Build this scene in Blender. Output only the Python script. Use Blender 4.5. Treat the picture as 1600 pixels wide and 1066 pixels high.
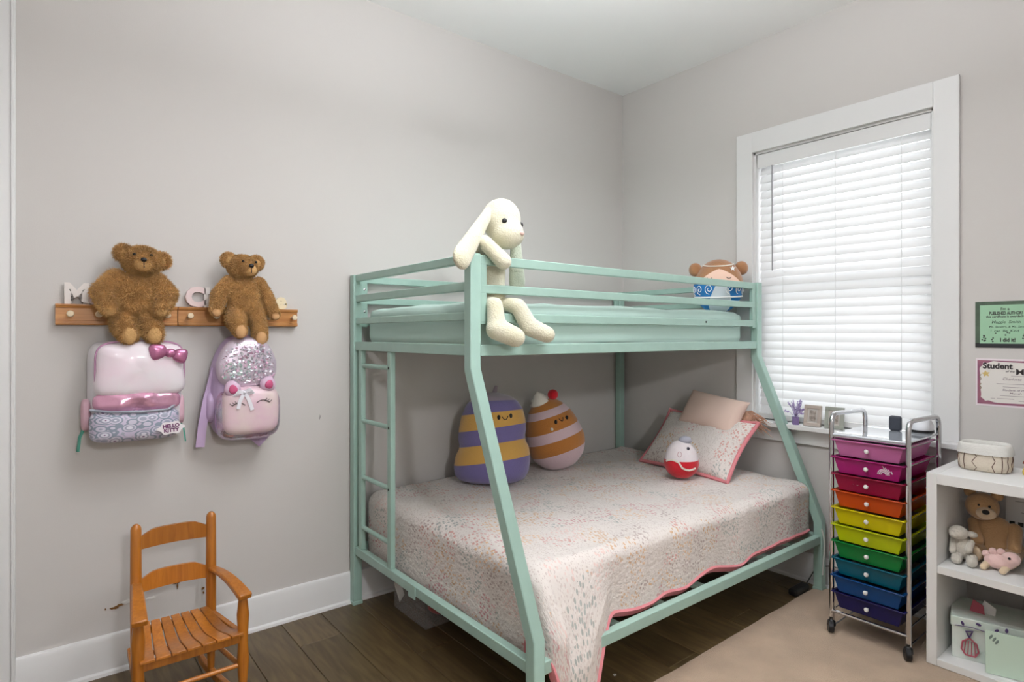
import bpy, bmesh, math, random
import numpy as np
from mathutils import Vector, Matrix, noise
random.seed(7); np.random.seed(7)
for o in list(bpy.data.objects): bpy.data.objects.remove(o)
S = bpy.context.scene
COL = S.collection
pi = math.pi
def R(d): return math.radians(d)

# ------------------------------------------------------------------ camera
cam = bpy.data.cameras.new('camera'); co = bpy.data.objects.new('camera', cam); COL.objects.link(co)
co.location = (-3.266, -2.835, 1.335)
co.rotation_euler = (R(90), 0, -math.atan2(.6225, .7826))
cam.sensor_width = 36; cam.lens = 930 / 1600 * 36; cam.shift_y = -10 / 1600
cam.clip_start = .02
S.camera = co
# ------------------------------------------------------------------ world: overcast daylight outside
W = bpy.data.worlds.new('world'); S.world = W; W.use_nodes = True
bg = W.node_tree.nodes['Background']; bg.inputs[0].default_value = (.93, .97, 1, 1); bg.inputs[1].default_value = 3.7
# ------------------------------------------------------------------ exposure
S.view_settings.view_transform = 'Standard'; S.view_settings.look = 'None'
S.view_settings.gamma = 1; S.view_settings.use_curve_mapping = False
S.view_settings.exposure = 0.0
FILL_DOWN, FILL_UP, FILL_HALL = 8, 68, 118  # power of the added fill lamps

# ------------------------------------------------------------------ materials
def lin(r, g, b): 
    f = lambda c: (c/255/12.92) if c/255 <= .04045 else ((c/255+.055)/1.055)**2.4
    return (f(r), f(g), f(b), 1)
MATS = {}
def mat(name, col, rough=.6, metal=0, bump=0, bscale=80, var=0, vscale=8, sheen=0, trans=0, coat=0, spec=.5, alpha=1, col2=None):
    if name in MATS: return MATS[name]
    m = bpy.data.materials.new(name); m.use_nodes = True
    nt = m.node_tree; p = nt.nodes['Principled BSDF']
    c = lin(*col) if max(col) > 1.001 else (*col, 1)
    p.inputs['Base Color'].default_value = c; p.inputs['Roughness'].default_value = rough
    p.inputs['Metallic'].default_value = metal; p.inputs['Specular IOR Level'].default_value = spec
    p.inputs['Coat Weight'].default_value = coat; p.inputs['Transmission Weight'].default_value = trans
    p.inputs['Alpha'].default_value = alpha
    if sheen: p.inputs['Sheen Weight'].default_value = sheen; p.inputs['Sheen Roughness'].default_value = .5
    tc = nt.nodes.new('ShaderNodeTexCoord')
    if var or col2:
        n = nt.nodes.new('ShaderNodeTexNoise'); n.inputs['Scale'].default_value = vscale; n.inputs['Detail'].default_value = 4
        nt.links.new(tc.outputs['Object'], n.inputs['Vector'])
        mx = nt.nodes.new('ShaderNodeMix'); mx.data_type = 'RGBA'
        c2 = lin(*col2) if col2 else tuple(v*(1-var) for v in c[:3])+(1,)
        rp = nt.nodes.new('ShaderNodeMapRange'); rp.inputs[1].default_value = .35; rp.inputs[2].default_value = .65
        nt.links.new(n.outputs['Fac'], rp.inputs[0]); nt.links.new(rp.outputs[0], mx.inputs[0])
        mx.inputs[6].default_value = c; mx.inputs[7].default_value = c2
        nt.links.new(mx.outputs[2], p.inputs['Base Color'])
    if bump:
        n2 = nt.nodes.new('ShaderNodeTexNoise'); n2.inputs['Scale'].default_value = bscale; n2.inputs['Detail'].default_value = 5
        nt.links.new(tc.outputs['Object'], n2.inputs['Vector'])
        b = nt.nodes.new('ShaderNodeBump'); b.inputs['Strength'].default_value = bump; b.inputs['Distance'].default_value = .01
        nt.links.new(n2.outputs['Fac'], b.inputs['Height']); nt.links.new(b.outputs[0], p.inputs['Normal'])
    MATS[name] = m
    return m
def wood(name, c1, c2, axis='X', rough=.4, scale=6, stretch=12, coat=.2):
    if name in MATS: return MATS[name]
    m = mat(name, c1, rough, coat=coat); nt = m.node_tree; p = nt.nodes['Principled BSDF']
    tc = nt.nodes.new('ShaderNodeTexCoord'); mp = nt.nodes.new('ShaderNodeMapping')
    sc = {'X': (1, stretch, stretch), 'Y': (stretch, 1, stretch), 'Z': (stretch, stretch, 1)}[axis]
    mp.inputs['Scale'].default_value = sc
    oi = nt.nodes.new('ShaderNodeObjectInfo')
    ad = nt.nodes.new('ShaderNodeVectorMath'); ad.operation = 'MULTIPLY_ADD'
    cb = nt.nodes.new('ShaderNodeCombineXYZ')
    for i in range(3): nt.links.new(oi.outputs['Random'], cb.inputs[i])
    ad.inputs[1].default_value = (37, 53, 71)
    nt.links.new(cb.outputs[0], ad.inputs[0]); nt.links.new(tc.outputs['Object'], ad.inputs[2])
    nt.links.new(ad.outputs[0], mp.inputs['Vector'])
    n = nt.nodes.new('ShaderNodeTexNoise'); n.inputs['Scale'].default_value = scale; n.inputs['Detail'].default_value = 6; n.inputs['Distortion'].default_value = .6
    nt.links.new(mp.outputs[0], n.inputs['Vector'])
    rp = nt.nodes.new('ShaderNodeValToRGB'); rp.color_ramp.elements[0].color = lin(*c2); rp.color_ramp.elements[1].color = lin(*c1)
    rp.color_ramp.elements[0].position = .3; rp.color_ramp.elements[1].position = .7
    nt.links.new(n.outputs['Fac'], rp.inputs[0])
    hv = nt.nodes.new('ShaderNodeHueSaturation'); mr = nt.nodes.new('ShaderNodeMapRange'); mr.inputs[3].default_value = .82; mr.inputs[4].default_value = 1.16
    nt.links.new(oi.outputs['Random'], mr.inputs[0]); nt.links.new(mr.outputs[0], hv.inputs['Value'])
    nt.links.new(rp.outputs[0], hv.inputs['Color']); nt.links.new(hv.outputs[0], p.inputs['Base Color'])
    return m
def translucent(name, col, rough, mix):
    if name in MATS: return MATS[name]
    m = mat(name, col, rough); nt = m.node_tree; p = nt.nodes['Principled BSDF']
    t = nt.nodes.new('ShaderNodeBsdfTranslucent'); t.inputs[0].default_value = lin(*col)
    mx = nt.nodes.new('ShaderNodeMixShader'); mx.inputs[0].default_value = mix
    nt.links.new(p.outputs[0], mx.inputs[1]); nt.links.new(t.outputs[0], mx.inputs[2])
    nt.links.new(mx.outputs[0], nt.nodes['Material Output'].inputs[0])
    return m
def nodes(m):
    nt = m.node_tree
    def N(t, **k):
        n = nt.nodes.new(t)
        for a, v in k.items():
            if a.startswith('i_'): n.inputs[a[2:].replace('_', ' ')].default_value = v
            else: setattr(n, a, v)
        return n
    return nt, N, nt.nodes['Principled BSDF']
def floral(name):
    m = mat(name, (236, 228, 221), .9, sheen=.2); nt, N, p = nodes(m)
    uv = N('ShaderNodeUVMap'); uv.uv_map = 'UVMap'
    mp = N('ShaderNodeMapping'); mp.inputs['Rotation'].default_value = (0, 0, .5); mp.inputs['Scale'].default_value = (74, 50, 1)
    nt.links.new(uv.outputs[0], mp.inputs[0])
    v = N('ShaderNodeTexVoronoi', i_Scale=1.0, i_Randomness=.55); nt.links.new(mp.outputs[0], v.inputs['Vector'])
    lt = N('ShaderNodeMath', operation='LESS_THAN'); lt.inputs[1].default_value = .36; nt.links.new(v.outputs['Distance'], lt.inputs[0])
    big = N('ShaderNodeTexVoronoi', i_Scale=9.5, i_Randomness=1.0)
    w = N('ShaderNodeTexNoise', i_Scale=14.0); nt.links.new(uv.outputs[0], w.inputs['Vector'])
    ma = N('ShaderNodeVectorMath', operation='MULTIPLY_ADD'); ma.inputs[1].default_value = (.08, .08, 0)
    nt.links.new(w.outputs['Color'], ma.inputs[0]); nt.links.new(uv.outputs[0], ma.inputs[2]); nt.links.new(ma.outputs[0], big.inputs['Vector'])
    sp = N('ShaderNodeSeparateColor'); nt.links.new(big.outputs['Color'], sp.inputs[0])
    rp = N('ShaderNodeValToRGB'); cr = rp.color_ramp; cr.interpolation = 'CONSTANT'
    cols = [(205, 140, 130), (150, 160, 155), (218, 172, 120), (196, 120, 125), (222, 190, 182), (170, 150, 145), (205, 160, 110), (214, 205, 196)]
    cr.elements[0].position = 0; cr.elements[0].color = lin(*cols[0]); cr.elements[1].position = 1/8; cr.elements[1].color = lin(*cols[1])
    for i in range(2, 8): e = cr.elements.new(i/8); e.color = lin(*cols[i])
    nt.links.new(sp.outputs[0], rp.inputs[0])
    g = N('ShaderNodeMath', operation='GREATER_THAN'); g.inputs[1].default_value = .18; nt.links.new(sp.outputs[1], g.inputs[0])
    mul = N('ShaderNodeMath', operation='MULTIPLY'); nt.links.new(lt.outputs[0], mul.inputs[0]); nt.links.new(g.outputs[0], mul.inputs[1])
    mu2 = N('ShaderNodeMath', operation='MULTIPLY'); mu2.inputs[1].default_value = .74; nt.links.new(mul.outputs[0], mu2.inputs[0])
    mx = N('ShaderNodeMix', data_type='RGBA'); nt.links.new(mu2.outputs[0], mx.inputs[0])
    v3 = N('ShaderNodeTexVoronoi', i_Scale=1.9, i_Randomness=.8); nt.links.new(mp.outputs[0], v3.inputs['Vector'])
    l3 = N('ShaderNodeMath', operation='LESS_THAN'); l3.inputs[1].default_value = .34; nt.links.new(v3.outputs['Distance'], l3.inputs[0])
    m3 = N('ShaderNodeMix', data_type='RGBA'); nt.links.new(l3.outputs[0], m3.inputs[0]); m3.inputs[6].default_value = lin(222, 214, 208); m3.inputs[7].default_value = lin(202, 189, 183)
    nt.links.new(m3.outputs[2], mx.inputs[6]); nt.links.new(rp.outputs[0], mx.inputs[7]); nt.links.new(mx.outputs[2], p.inputs['Base Color'])
    n2 = N('ShaderNodeTexNoise', i_Scale=45.0, i_Detail=3.0); nt.links.new(uv.outputs[0], n2.inputs['Vector'])
    b = N('ShaderNodeBump', i_Strength=.55, i_Distance=.012); nt.links.new(n2.outputs['Fac'], b.inputs['Height']); nt.links.new(b.outputs[0], p.inputs['Normal'])
    return m
def scallop(name):
    m = mat(name, (190, 190, 205), .5); nt, N, p = nodes(m)
    tc = N('ShaderNodeTexCoord'); mp = N('ShaderNodeMapping'); mp.inputs['Scale'].default_value = (24, 0, 40)
    nt.links.new(tc.outputs['Object'], mp.inputs[0])
    v = N('ShaderNodeTexVoronoi', i_Scale=1.0, i_Randomness=.7); nt.links.new(mp.outputs[0], v.inputs['Vector'])
    rp = N('ShaderNodeValToRGB'); cr = rp.color_ramp; cr.interpolation = 'CONSTANT'
    cols = [(0, (112, 70, 118)), (.13, (222, 220, 230)), (.3, (160, 162, 180)), (.42, (205, 200, 215)), (.54, (140, 150, 165)), (.66, (200, 190, 210)), (.8, (168, 172, 186))]
    cr.elements[0].color = lin(*cols[0][1]); cr.elements[1].position = cols[1][0]; cr.elements[1].color = lin(*cols[1][1])
    for q, c in cols[2:]: e = cr.elements.new(q); e.color = lin(*c)
    nt.links.new(v.outputs['Distance'], rp.inputs[0]); nt.links.new(rp.outputs[0], p.inputs['Base Color'])
    return m

wall_m = mat('wall_paint', (206, 202, 198), .75, bump=.04, bscale=220)
ceil_m = mat('ceiling_paint', (246, 245, 244), .85, bump=.04, bscale=150)
trim_m = mat('trim_white', (228, 228, 227), .4)
mint = mat('mint_metal', (163, 194, 182), .38, var=.05, vscale=20)
sheet_m = mat('mint_sheet', (198, 224, 215), .85, sheen=.2, bump=.05, bscale=120)
white_m = mat('white_laminate', (232, 232, 230), .42)
chrome = mat('chrome', (205, 205, 208), .14, metal=1)
black = mat('black_plastic', (22, 22, 24), .4)
ink = mat('ink', (48, 40, 42), .7)
pine = wood('honey_pine', (196, 140, 78), (172, 112, 56), 'X', .42)
chairwood = wood('golden_wood', (190, 118, 38), (164, 96, 26), 'Z', .34, coat=.35)
knobw = mat('pale_wood', (228, 208, 176), .5)
furm = mat('brown_fur', (186, 138, 80), .95, var=.35, vscale=22, bump=.6, bscale=160, sheen=.3)
furt = mat('brown_fur_strands', (214, 168, 106), .9, var=.4, vscale=18)
furl = mat('light_brown_fur', (206, 164, 108), .95, bump=.5, bscale=160)
paw_m = mat('tan_suede', (205, 160, 112), .9, bump=.2)
floral_m = floral('floral_quilt')
hem_m = mat('pink_hem', (218, 136, 142), .85, bump=.2, bscale=90)

# ------------------------------------------------------------------ geometry helpers (all in world coordinates)
def newbm(): return bmesh.new()
def box(bm, x0, x1, y0, y1, z0, z1, M=None):
    vs = [bm.verts.new((x, y, z)) for x in (min(x0, x1), max(x0, x1)) for y in (min(y0, y1), max(y0, y1)) for z in (min(z0, z1), max(z0, z1))]
    for f in ((0, 1, 3, 2), (4, 6, 7, 5), (0, 4, 5, 1), (2, 3, 7, 6), (0, 2, 6, 4), (1, 5, 7, 3)): bm.faces.new([vs[i] for i in f])
    if M is not None: bmesh.ops.transform(bm, matrix=M, verts=vs)
    return bm
def bx(*a): return box(newbm(), *a)
def frame_of(d):
    d = d.normalized(); u = Vector((0, 0, 1)) if abs(d.z) < .95 else Vector((0, 1, 0))
    s = d.cross(u).normalized(); return s, s.cross(d).normalized()
def sweep(bm, pts, prof, closed=False, scale=None):
    """sweep a closed 2D profile along a polyline"""
    pts = [Vector(p) for p in pts]; n = len(pts); rings = []
    s0 = None
    for i, p in enumerate(pts):
        a = pts[(i-1) % n] if (i > 0 or closed) else p; b = pts[(i+1) % n] if (i < n-1 or closed) else p
        d = (b-a).normalized()
        if s0 is None: s, u = frame_of(d)
        else:
            s = (s0 - d*s0.dot(d)).normalized(); u = s.cross(d).normalized()
        s0 = s
        k = scale[i] if scale else 1
        m = 1
        if 0 < i < n-1:
            c = (p-a).normalized().dot((b-p).normalized()); m = 1/max(.5, math.sqrt((1+c)/2))
        rings.append([bm.verts.new(p+s*(x*k*m)+u*(y*k)) for x, y in prof])
    L = len(prof)
    for i in range(n if closed else n-1):
        A, B = rings[i], rings[(i+1) % n]
        for j in range(L): bm.faces.new((A[j], A[(j+1) % L], B[(j+1) % L], B[j]))
    if not closed: bm.faces.new(rings[0][::-1]); bm.faces.new(rings[-1])
    return bm
def circ(r, n=10): return [(r*math.cos(2*pi*i/n), r*math.sin(2*pi*i/n)) for i in range(n)]
def rect(w, h): return [(-w/2, -h/2), (w/2, -h/2), (w/2, h/2), (-w/2, h/2)]
def tube(bm, pts, r, n=10, closed=False, scale=None): return sweep(bm, pts, circ(r, n), closed, scale)
def bar(bm, p, q, w, h): return sweep(bm, [p, q], rect(w, h))
def arc_pts(pts, rad, n=6):
    """round the inner corners of a polyline"""
    pts = [Vector(p) for p in pts]; out = [pts[0]]
    for i in range(1, len(pts)-1):
        a = (pts[i-1]-pts[i]).normalized(); b = (pts[i+1]-pts[i]).normalized()
        p0, p1 = pts[i]+a*rad, pts[i]+b*rad
        for k in range(n+1):
            t = k/n; out.append(p0*(1-t)**2+pts[i]*2*t*(1-t)+p1*t*t)
    return out+[pts[-1]]
def ell(bm, c, r, rot=None, u=20, v=12):
    M = Matrix.Translation(c) @ (rot.to_4x4() if rot is not None else Matrix()) @ Matrix.Diagonal((*r, 1))
    bmesh.ops.create_uvsphere(bm, u_segments=u, v_segments=v, radius=1, matrix=M); return bm
def limb(bm, p, q, r0, r1, n=14, rings=9):
    """tapered capsule from p to q"""
    p, q = Vector(p), Vector(q); d = q-p; L = d.length; d.normalize(); s, u = frame_of(d); prev = None
    prof = []
    for i in range(5): a = pi/2*(1-i/4); prof.append((-r0*math.sin(a), max(.0005, r0*math.cos(a))))
    for i in range(1, rings): t = i/rings; prof.append((L*t, (r0*(1-t)+r1*t)))
    for i in range(5): a = pi/2*i/4; prof.append((L+r1*math.sin(a), max(.0005, r1*math.cos(a))))
    for x, r in prof:
        ring = [bm.verts.new(p+d*x+s*(r*math.cos(2*pi*j/n))+u*(r*math.sin(2*pi*j/n))) for j in range(n)]
        if prev:
            for j in range(n): bm.faces.new((prev[j], prev[(j+1) % n], ring[(j+1) % n], ring[j]))
        else: bm.faces.new(ring[::-1])
        prev = ring
    bm.faces.new(prev); return bm
def lathe(bm, prof, c=(0, 0, 0), n=24, sx=1, sy=1, M=None, caps=True):
    vs = []; prev = None
    for r, z in prof:
        ring = [bm.verts.new((c[0]+sx*r*math.cos(2*pi*j/n), c[1]+sy*r*math.sin(2*pi*j/n), c[2]+z)) for j in range(n)]; vs += ring
        if prev:
            for j in range(n): bm.faces.new((prev[j], prev[(j+1) % n], ring[(j+1) % n], ring[j]))
        elif caps: bm.faces.new(ring[::-1])
        prev = ring
    if caps: bm.faces.new(prev)
    if M is not None: bmesh.ops.transform(bm, matrix=M, verts=vs)
    return bm
def prism(bm, outline, t, M):
    """outline in local XY, extruded by t along local Z, then M"""
    a = [bm.verts.new(M @ Vector((x, y, 0))) for x, y in outline]; b = [bm.verts.new(M @ Vector((x, y, t))) for x, y in outline]
    bm.faces.new(a[::-1]); bm.faces.new(b); n = len(a)
    for i in range(n): bm.faces.new((a[i], a[(i+1) % n], b[(i+1) % n], b[i]))
    return bm
def puff(bm, w, h, depth, n=4, p=2.5, M=Matrix(), rings=8, seg=40, out=None, wr=0):
    """cushion-like panel: superellipse outline in local XY, swelling along +Z, flat back"""
    prev = None; vs = []
    def o(a):
        c, s = math.cos(a), math.sin(a)
        x = math.copysign(abs(c)**(2/n), c)*w/2; y = math.copysign(abs(s)**(2/n), s)*h/2
        return out(x, y) if out else (x, y)
    back = []
    for k in range(rings+1):
        r = 1-(k/rings)**1.6 if k < rings else .001
        ring = []
        for j in range(seg):
            x, y = o(2*pi*j/seg); z = depth*(max(0, 1-r**p))**(1/2.2)
            if wr: z += wr*noise.noise((x*r*14, y*r*14, 3.1))*(1-r**6)
            ring.append(bm.verts.new((x*r, y*r, z)))
        vs += ring
        if prev:
            for j in range(seg): bm.faces.new((prev[j], prev[(j+1) % seg], ring[(j+1) % seg], ring[j]))
        else: bm.faces.new(ring[::-1])
        prev = ring
    bm.faces.new(prev)
    bmesh.ops.transform(bm, matrix=M, verts=vs); return bm
WL = lambda x, y, z, roll=0: Matrix.Translation((x, y, z)) @ Matrix.Rotation(R(90), 4, 'X') @ Matrix.Rotation(R(roll), 4, 'Z')                    # local XY -> faces -Y (left wall)
WR = lambda x, y, z, roll=0: Matrix.Translation((x, y, z)) @ Matrix.Rotation(R(-90), 4, 'Z') @ Matrix.Rotation(R(90), 4, 'X') @ Matrix.Rotation(R(roll), 4, 'Z')  # faces -X (window wall)
def pillow_bm(w, h, t, M, n=22, wr=.004, seed=0, uvname=True):
    bm = newbm(); uvl = bm.loops.layers.uv.new('UVMap'); g = {}
    for sgn in (1, -1):
        for i in range(n+1):
            for j in range(n+1):
                if sgn < 0 and (i in (0, n) or j in (0, n)): g[sgn, i, j] = g[1, i, j]; continue
                u, v = -1+2*i/n, -1+2*j/n
                z = t/2*((1-u*u)*(1-v*v))**.38
                x = w/2*u*(1-.07*(1-v*v)); y = h/2*v*(1-.07*(1-u*u))
                z += wr*noise.noise((x*13+seed, y*13, sgn*2))*(1-max(abs(u), abs(v))**4)*2
                g[sgn, i, j] = bm.verts.new(M @ Vector((x, y, sgn*z)))
        for i in range(n):
            for j in range(n):
                q = [g[sgn, i, j], g[sgn, i+1, j], g[sgn, i+1, j+1], g[sgn, i, j+1]]
                ij = [(i, j), (i+1, j), (i+1, j+1), (i, j+1)]
                if sgn < 0: q.reverse(); ij.reverse()
                f = bm.faces.new(q)
                for l, (a, b) in zip(f.loops, ij): l[uvl].uv = (a/n*w+seed, b/n*h)
    return bm
def text_bm(body, size, ext=.0004, off=0, M=Matrix(), align='LEFT', shear=0):
    c = bpy.data.curves.new('lettering', 'FONT'); c.body = body; c.size = size; c.extrude = ext; c.offset = off; c.align_x = align; c.shear = shear
    c.resolution_u = 3
    o = bpy.data.objects.new('lettering', c); COL.objects.link(o)
    me = bpy.data.meshes.new_from_object(o.evaluated_get(bpy.context.evaluated_depsgraph_get()))
    bpy.data.objects.remove(o); bpy.data.curves.remove(c)
    bm = newbm(); bm.from_mesh(me); bpy.data.meshes.remove(me)
    bmesh.ops.transform(bm, matrix=M, verts=bm.verts[:]); return bm

def mk(name, bm, m, parent=None, off=None, bevel=0, angle=40, sub=0):
    me = bpy.data.meshes.new(name)
    if off is not None: bmesh.ops.translate(bm, vec=-Vector(off), verts=bm.verts[:])
    bmesh.ops.recalc_face_normals(bm, faces=bm.faces[:])
    bm.to_mesh(me); bm.free()
    me.polygons.foreach_set('use_smooth', [True]*len(me.polygons)); me.set_sharp_from_angle(angle=R(angle))
    if m is not None: me.materials.append(m)
    o = bpy.data.objects.new(name, me); COL.objects.link(o)
    if bevel:
        b = o.modifiers.new('bevel', 'BEVEL'); b.width = bevel; b.segments = 2; b.limit_method = 'ANGLE'
    if sub: s = o.modifiers.new('sub', 'SUBSURF'); s.levels = s.render_levels = sub
    if parent is not None: o.parent = parent
    return o
def tag(o, label, cat, group=None, kind=None):
    o['label'] = label
    if cat: o['category'] = cat
    if group: o['group'] = group
    if kind: o['kind'] = kind
    return o
class Thing:
    def __init__(s, name, label, cat, loc, group=None, kind=None):
        s.o = bpy.data.objects.new(name, None); COL.objects.link(s.o); s.o.location = loc; s.loc = Vector(loc)
        s.o.empty_display_size = .05
        tag(s.o, label, cat, group, kind)
    def part(s, name, bm, m, parent=None, bevel=0, angle=40, label=None, sub=0, kind=None):
        o = mk(name, bm, m, parent or s.o, s.loc, bevel, angle, sub)
        if label: o['label'] = label
        if kind: o['kind'] = kind
        return o
def solo(name, bm, m, label, cat, loc, group=None, kind=None, bevel=0, angle=40):
    o = mk(name, bm, m, None, loc, bevel, angle); o.location = loc
    return tag(o, label, cat, group, kind)
def fur(o, count, length, m, droop=.4, width=.0012, seed=1):
    """short pile: thin triangles on the surface, one child mesh"""
    me = o.data; rng = np.random.default_rng(seed); me.calc_loop_triangles()
    tri = np.array([t.vertices[:] for t in me.loop_triangles]); co_ = np.array([v.co[:] for v in me.vertices]); nm = np.array([v.normal[:] for v in me.vertices])
    a, b, c = co_[tri[:, 0]], co_[tri[:, 1]], co_[tri[:, 2]]
    ar = np.linalg.norm(np.cross(b-a, c-a), axis=1); ar /= ar.sum()
    k = rng.choice(len(tri), count, p=ar); r1, r2 = rng.random(count)**.5, rng.random(count)
    w = np.stack([1-r1, r1*(1-r2), r1*r2], 1)
    P = (co_[tri[k]]*w[:, :, None]).sum(1); Nn = (nm[tri[k]]*w[:, :, None]).sum(1)
    d = Nn+rng.normal(0, .45, (count, 3)); d[:, 2] -= droop; d /= np.linalg.norm(d, axis=1)[:, None]
    side = np.cross(d, rng.normal(0, 1, (count, 3))); side /= np.linalg.norm(side, axis=1)[:, None]
    L = length*(.6+.7*rng.random(count))[:, None]
    V = np.empty((count*3, 3)); V[0::3] = P-side*width; V[1::3] = P+side*width; V[2::3] = P+d*L
    mesh = bpy.data.meshes.new('fur'); mesh.from_pydata(V.tolist(), [], np.arange(count*3).reshape(-1, 3).tolist()); mesh.materials.append(m)
    f = bpy.data.objects.new('fur', mesh); COL.objects.link(f); f.parent = o; f['kind'] = 'stuff'
    return f

# =================================================================== ROOM
XW, YB, HC = -4.2, -3.7, 3.04
WY0, WY1, WZ0, WZ1 = -.996, -1.89, .846, 2.392          # window opening
floor = solo('floor', bx(XW, 0, YB, 0, -.12, -.012), mat('floor_gap', (40, 32, 26), .8), 'dark wood plank floor of the bedroom', None, (0, 0, 0), kind='structure')
plank_m = wood('dark_planks', (106, 88, 58), (78, 62, 38), 'Y', .42, 5, 9, coat=.1)
pw, plen = .184, 1.22
mesh_cache = {}
col_i = 0; x = 0.0
while x > XW:
    y = -((col_i*.43) % plen)+plen
    while y > YB:
        y0, y1 = min(0, y), max(YB, y-plen); x0, x1 = x-.001, max(XW, x-pw)+.001
        if y0-y1 > .01:
            key = (round(y0-y1, 4), round(x0-x1, 4))
            if key not in mesh_cache:
                b_ = newbm(); hx, hy = (x0-x1)/2, (y0-y1)/2-.001
                lo = [b_.verts.new((sx*hx, sy*hy, -.012)) for sx, sy in ((-1, -1), (1, -1), (1, 1), (-1, 1))]
                hi0 = [b_.verts.new((sx*hx, sy*hy, -.0015)) for sx, sy in ((-1, -1), (1, -1), (1, 1), (-1, 1))]
                hi = [b_.verts.new((sx*(hx-.0015), sy*(hy-.0015), 0)) for sx, sy in ((-1, -1), (1, -1), (1, 1), (-1, 1))]
                for i in range(4):
                    j = (i+1) % 4; b_.faces.new((lo[i], lo[j], hi0[j], hi0[i])); b_.faces.new((hi0[i], hi0[j], hi[j], hi[i]))
                b_.faces.new(hi)
                me = bpy.data.meshes.new('plank'); b_.to_mesh(me); b_.free(); me.materials.append(plank_m); mesh_cache[key] = me
            po = bpy.data.objects.new('plank', mesh_cache[key]); COL.objects.link(po); po.parent = floor; po.location = ((x0+x1)/2, (y0+y1)/2, 0)
        y -= plen
    x -= pw; col_i += 1
solo('ceiling', bx(XW-.15, .16, YB-.15, .15, HC, HC+.1), ceil_m, 'smooth white painted ceiling', None, (0, 0, 0), kind='structure')
wl = solo('wall_left', bx(XW-.15, .16, 0, .15, -.12, HC), wall_m, 'light grey wall behind the peg rails and bunk bed', None, (0, 0, 0), kind='structure')
bm = newbm()
box(bm, 0, .16, WY0, 0, -.12, HC); box(bm, 0, .16, YB-.15, WY1, -.12, HC); box(bm, 0, .16, WY1, WY0, -.12, WZ0-.02); box(bm, 0, .16, WY1, WY0, WZ1, HC)
solo('wall_right', bm, wall_m, 'light grey wall around the window', None, (0, 0, 0), kind='structure')
solo('wall_back', bx(XW-.15, XW, YB-.15, 0, -.12, HC), wall_m, 'light grey wall behind the camera on the door side', None, (0, 0, 0), kind='structure')
bm = newbm(); DX0, DX1, DZ = -3.55, -2.25, 2.35                # doorway added behind the camera to let in fill light
box(bm, XW, DX0, YB-.15, YB, -.12, HC); box(bm, DX1, 0, YB-.15, YB, -.12, HC); box(bm, DX0, DX1, YB-.15, YB, DZ, HC)
solo('wall_front', bm, wall_m, 'light grey wall behind the camera with an added doorway for fill light', None, (0, 0, 0), kind='structure')
bm = newbm(); hx0, hx1, hy0, hy1 = -4.3, -1.6, YB-.15, -5.5  # unseen hall box, added to hold the fill lamp
box(bm, hx0-.1, hx0, hy1, hy0, 0, 2.74); box(bm, hx1, hx1+.1, hy1, hy0, 0, 2.74); box(bm, hx0-.1, hx1+.1, hy1-.1, hy1, 0, 2.74); box(bm, hx0-.1, hx1+.1, hy1-.1, hy0, 2.74, 2.84)
solo('wall_added_hall', bm, wall_m, 'light grey walls of an added hall around the fill lamp', None, (0, 0, 0), kind='structure')
solo('floor_added_hall', bx(hx0-.1, hx1+.1, hy1-.1, YB, -.12, 0), mat('added_hall_boards', (150, 132, 108), .5), 'wood floor of the added hall around the fill lamp', None, (0, 0, 0), kind='structure')
# chipped plaster behind the chair
scuff = mat('torn_paper', (120, 82, 40), .9); scuw = mat('bare_plaster', (228, 226, 222), .9)
def blotch(cx, cz, w, h, m, seed, y=-.0012):
    b_ = newbm(); rnd = random.Random(seed)
    pts = [(w/2*(.45+.55*rnd.random())*math.cos(a), h/2*(.45+.55*rnd.random())*math.sin(a)) for a in [2*pi*i/13 for i in range(13)]]
    prism(b_, pts, .0012, WL(cx, y, cz)); o = mk('plaster_chip', b_, m, wl); return o
for a in ((-3.028, .249, .045, .016, scuff, 1), (-3.012, .255, .03, .014, scuff, 2), (-2.985, .262, .05, .022, scuw, 3), (-3.06, .252, .008, .012, scuff, 4),
          (-2.814, .292, .035, .009, scuff, 5), (-2.809, .278, .007, .036, scuff, 6), (-2.712, .242, .018, .018, scuff, 7), (-2.710, .224, .012, .016, scuff, 8), (-2.94, .262, .035, .03, scuff, 9), (-2.905, .255, .04, .012, scuw, 10),
          (-2.20, .935, .006, .03, mat('scuff_grey', (150, 146, 143), .9), 11)): blotch(*a)
def baseboard(name, p0, p1, inward, label):
    p0, p1, n = Vector(p0), Vector(p1), Vector(inward)
    bm = newbm(); prof = [(0, 0), (.017, 0), (.017, .135), (.012, .148), (.004, .152), (0, .152)]
    A = [bm.verts.new(p0+n*a+Vector((0, 0, z))) for a, z in prof]; B = [bm.verts.new(p1+n*a+Vector((0, 0, z))) for a, z in prof]
    for i in range(6): bm.faces.new((A[i], A[(i+1) % 6], B[(i+1) % 6], B[i]))
    bm.faces.new(A[::-1]); bm.faces.new(B)
    q = bm.verts
    # shoe moulding
    sh = [(.017, 0), (.03, 0), (.027, .012), (.017, .018)]
    A = [bm.verts.new(p0+n*a+Vector((0, 0, z))) for a, z in sh]; B = [bm.verts.new(p1+n*a+Vector((0, 0, z))) for a, z in sh]
    for i in range(4): bm.faces.new((A[i], A[(i+1) % 4], B[(i+1) % 4], B[i]))
    bm.faces.new(A[::-1]); bm.faces.new(B)
    solo(name, bm, trim_m, label, None, (0, 0, 0), kind='structure')
baseboard('baseboard_left', (-3.331, 0, 0), (0, 0, 0), (0, -1, 0), 'white baseboard along the left wall')
baseboard('baseboard_right', (0, -.03, 0), (0, YB, 0), (-1, 0, 0), 'white baseboard under the window')
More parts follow.
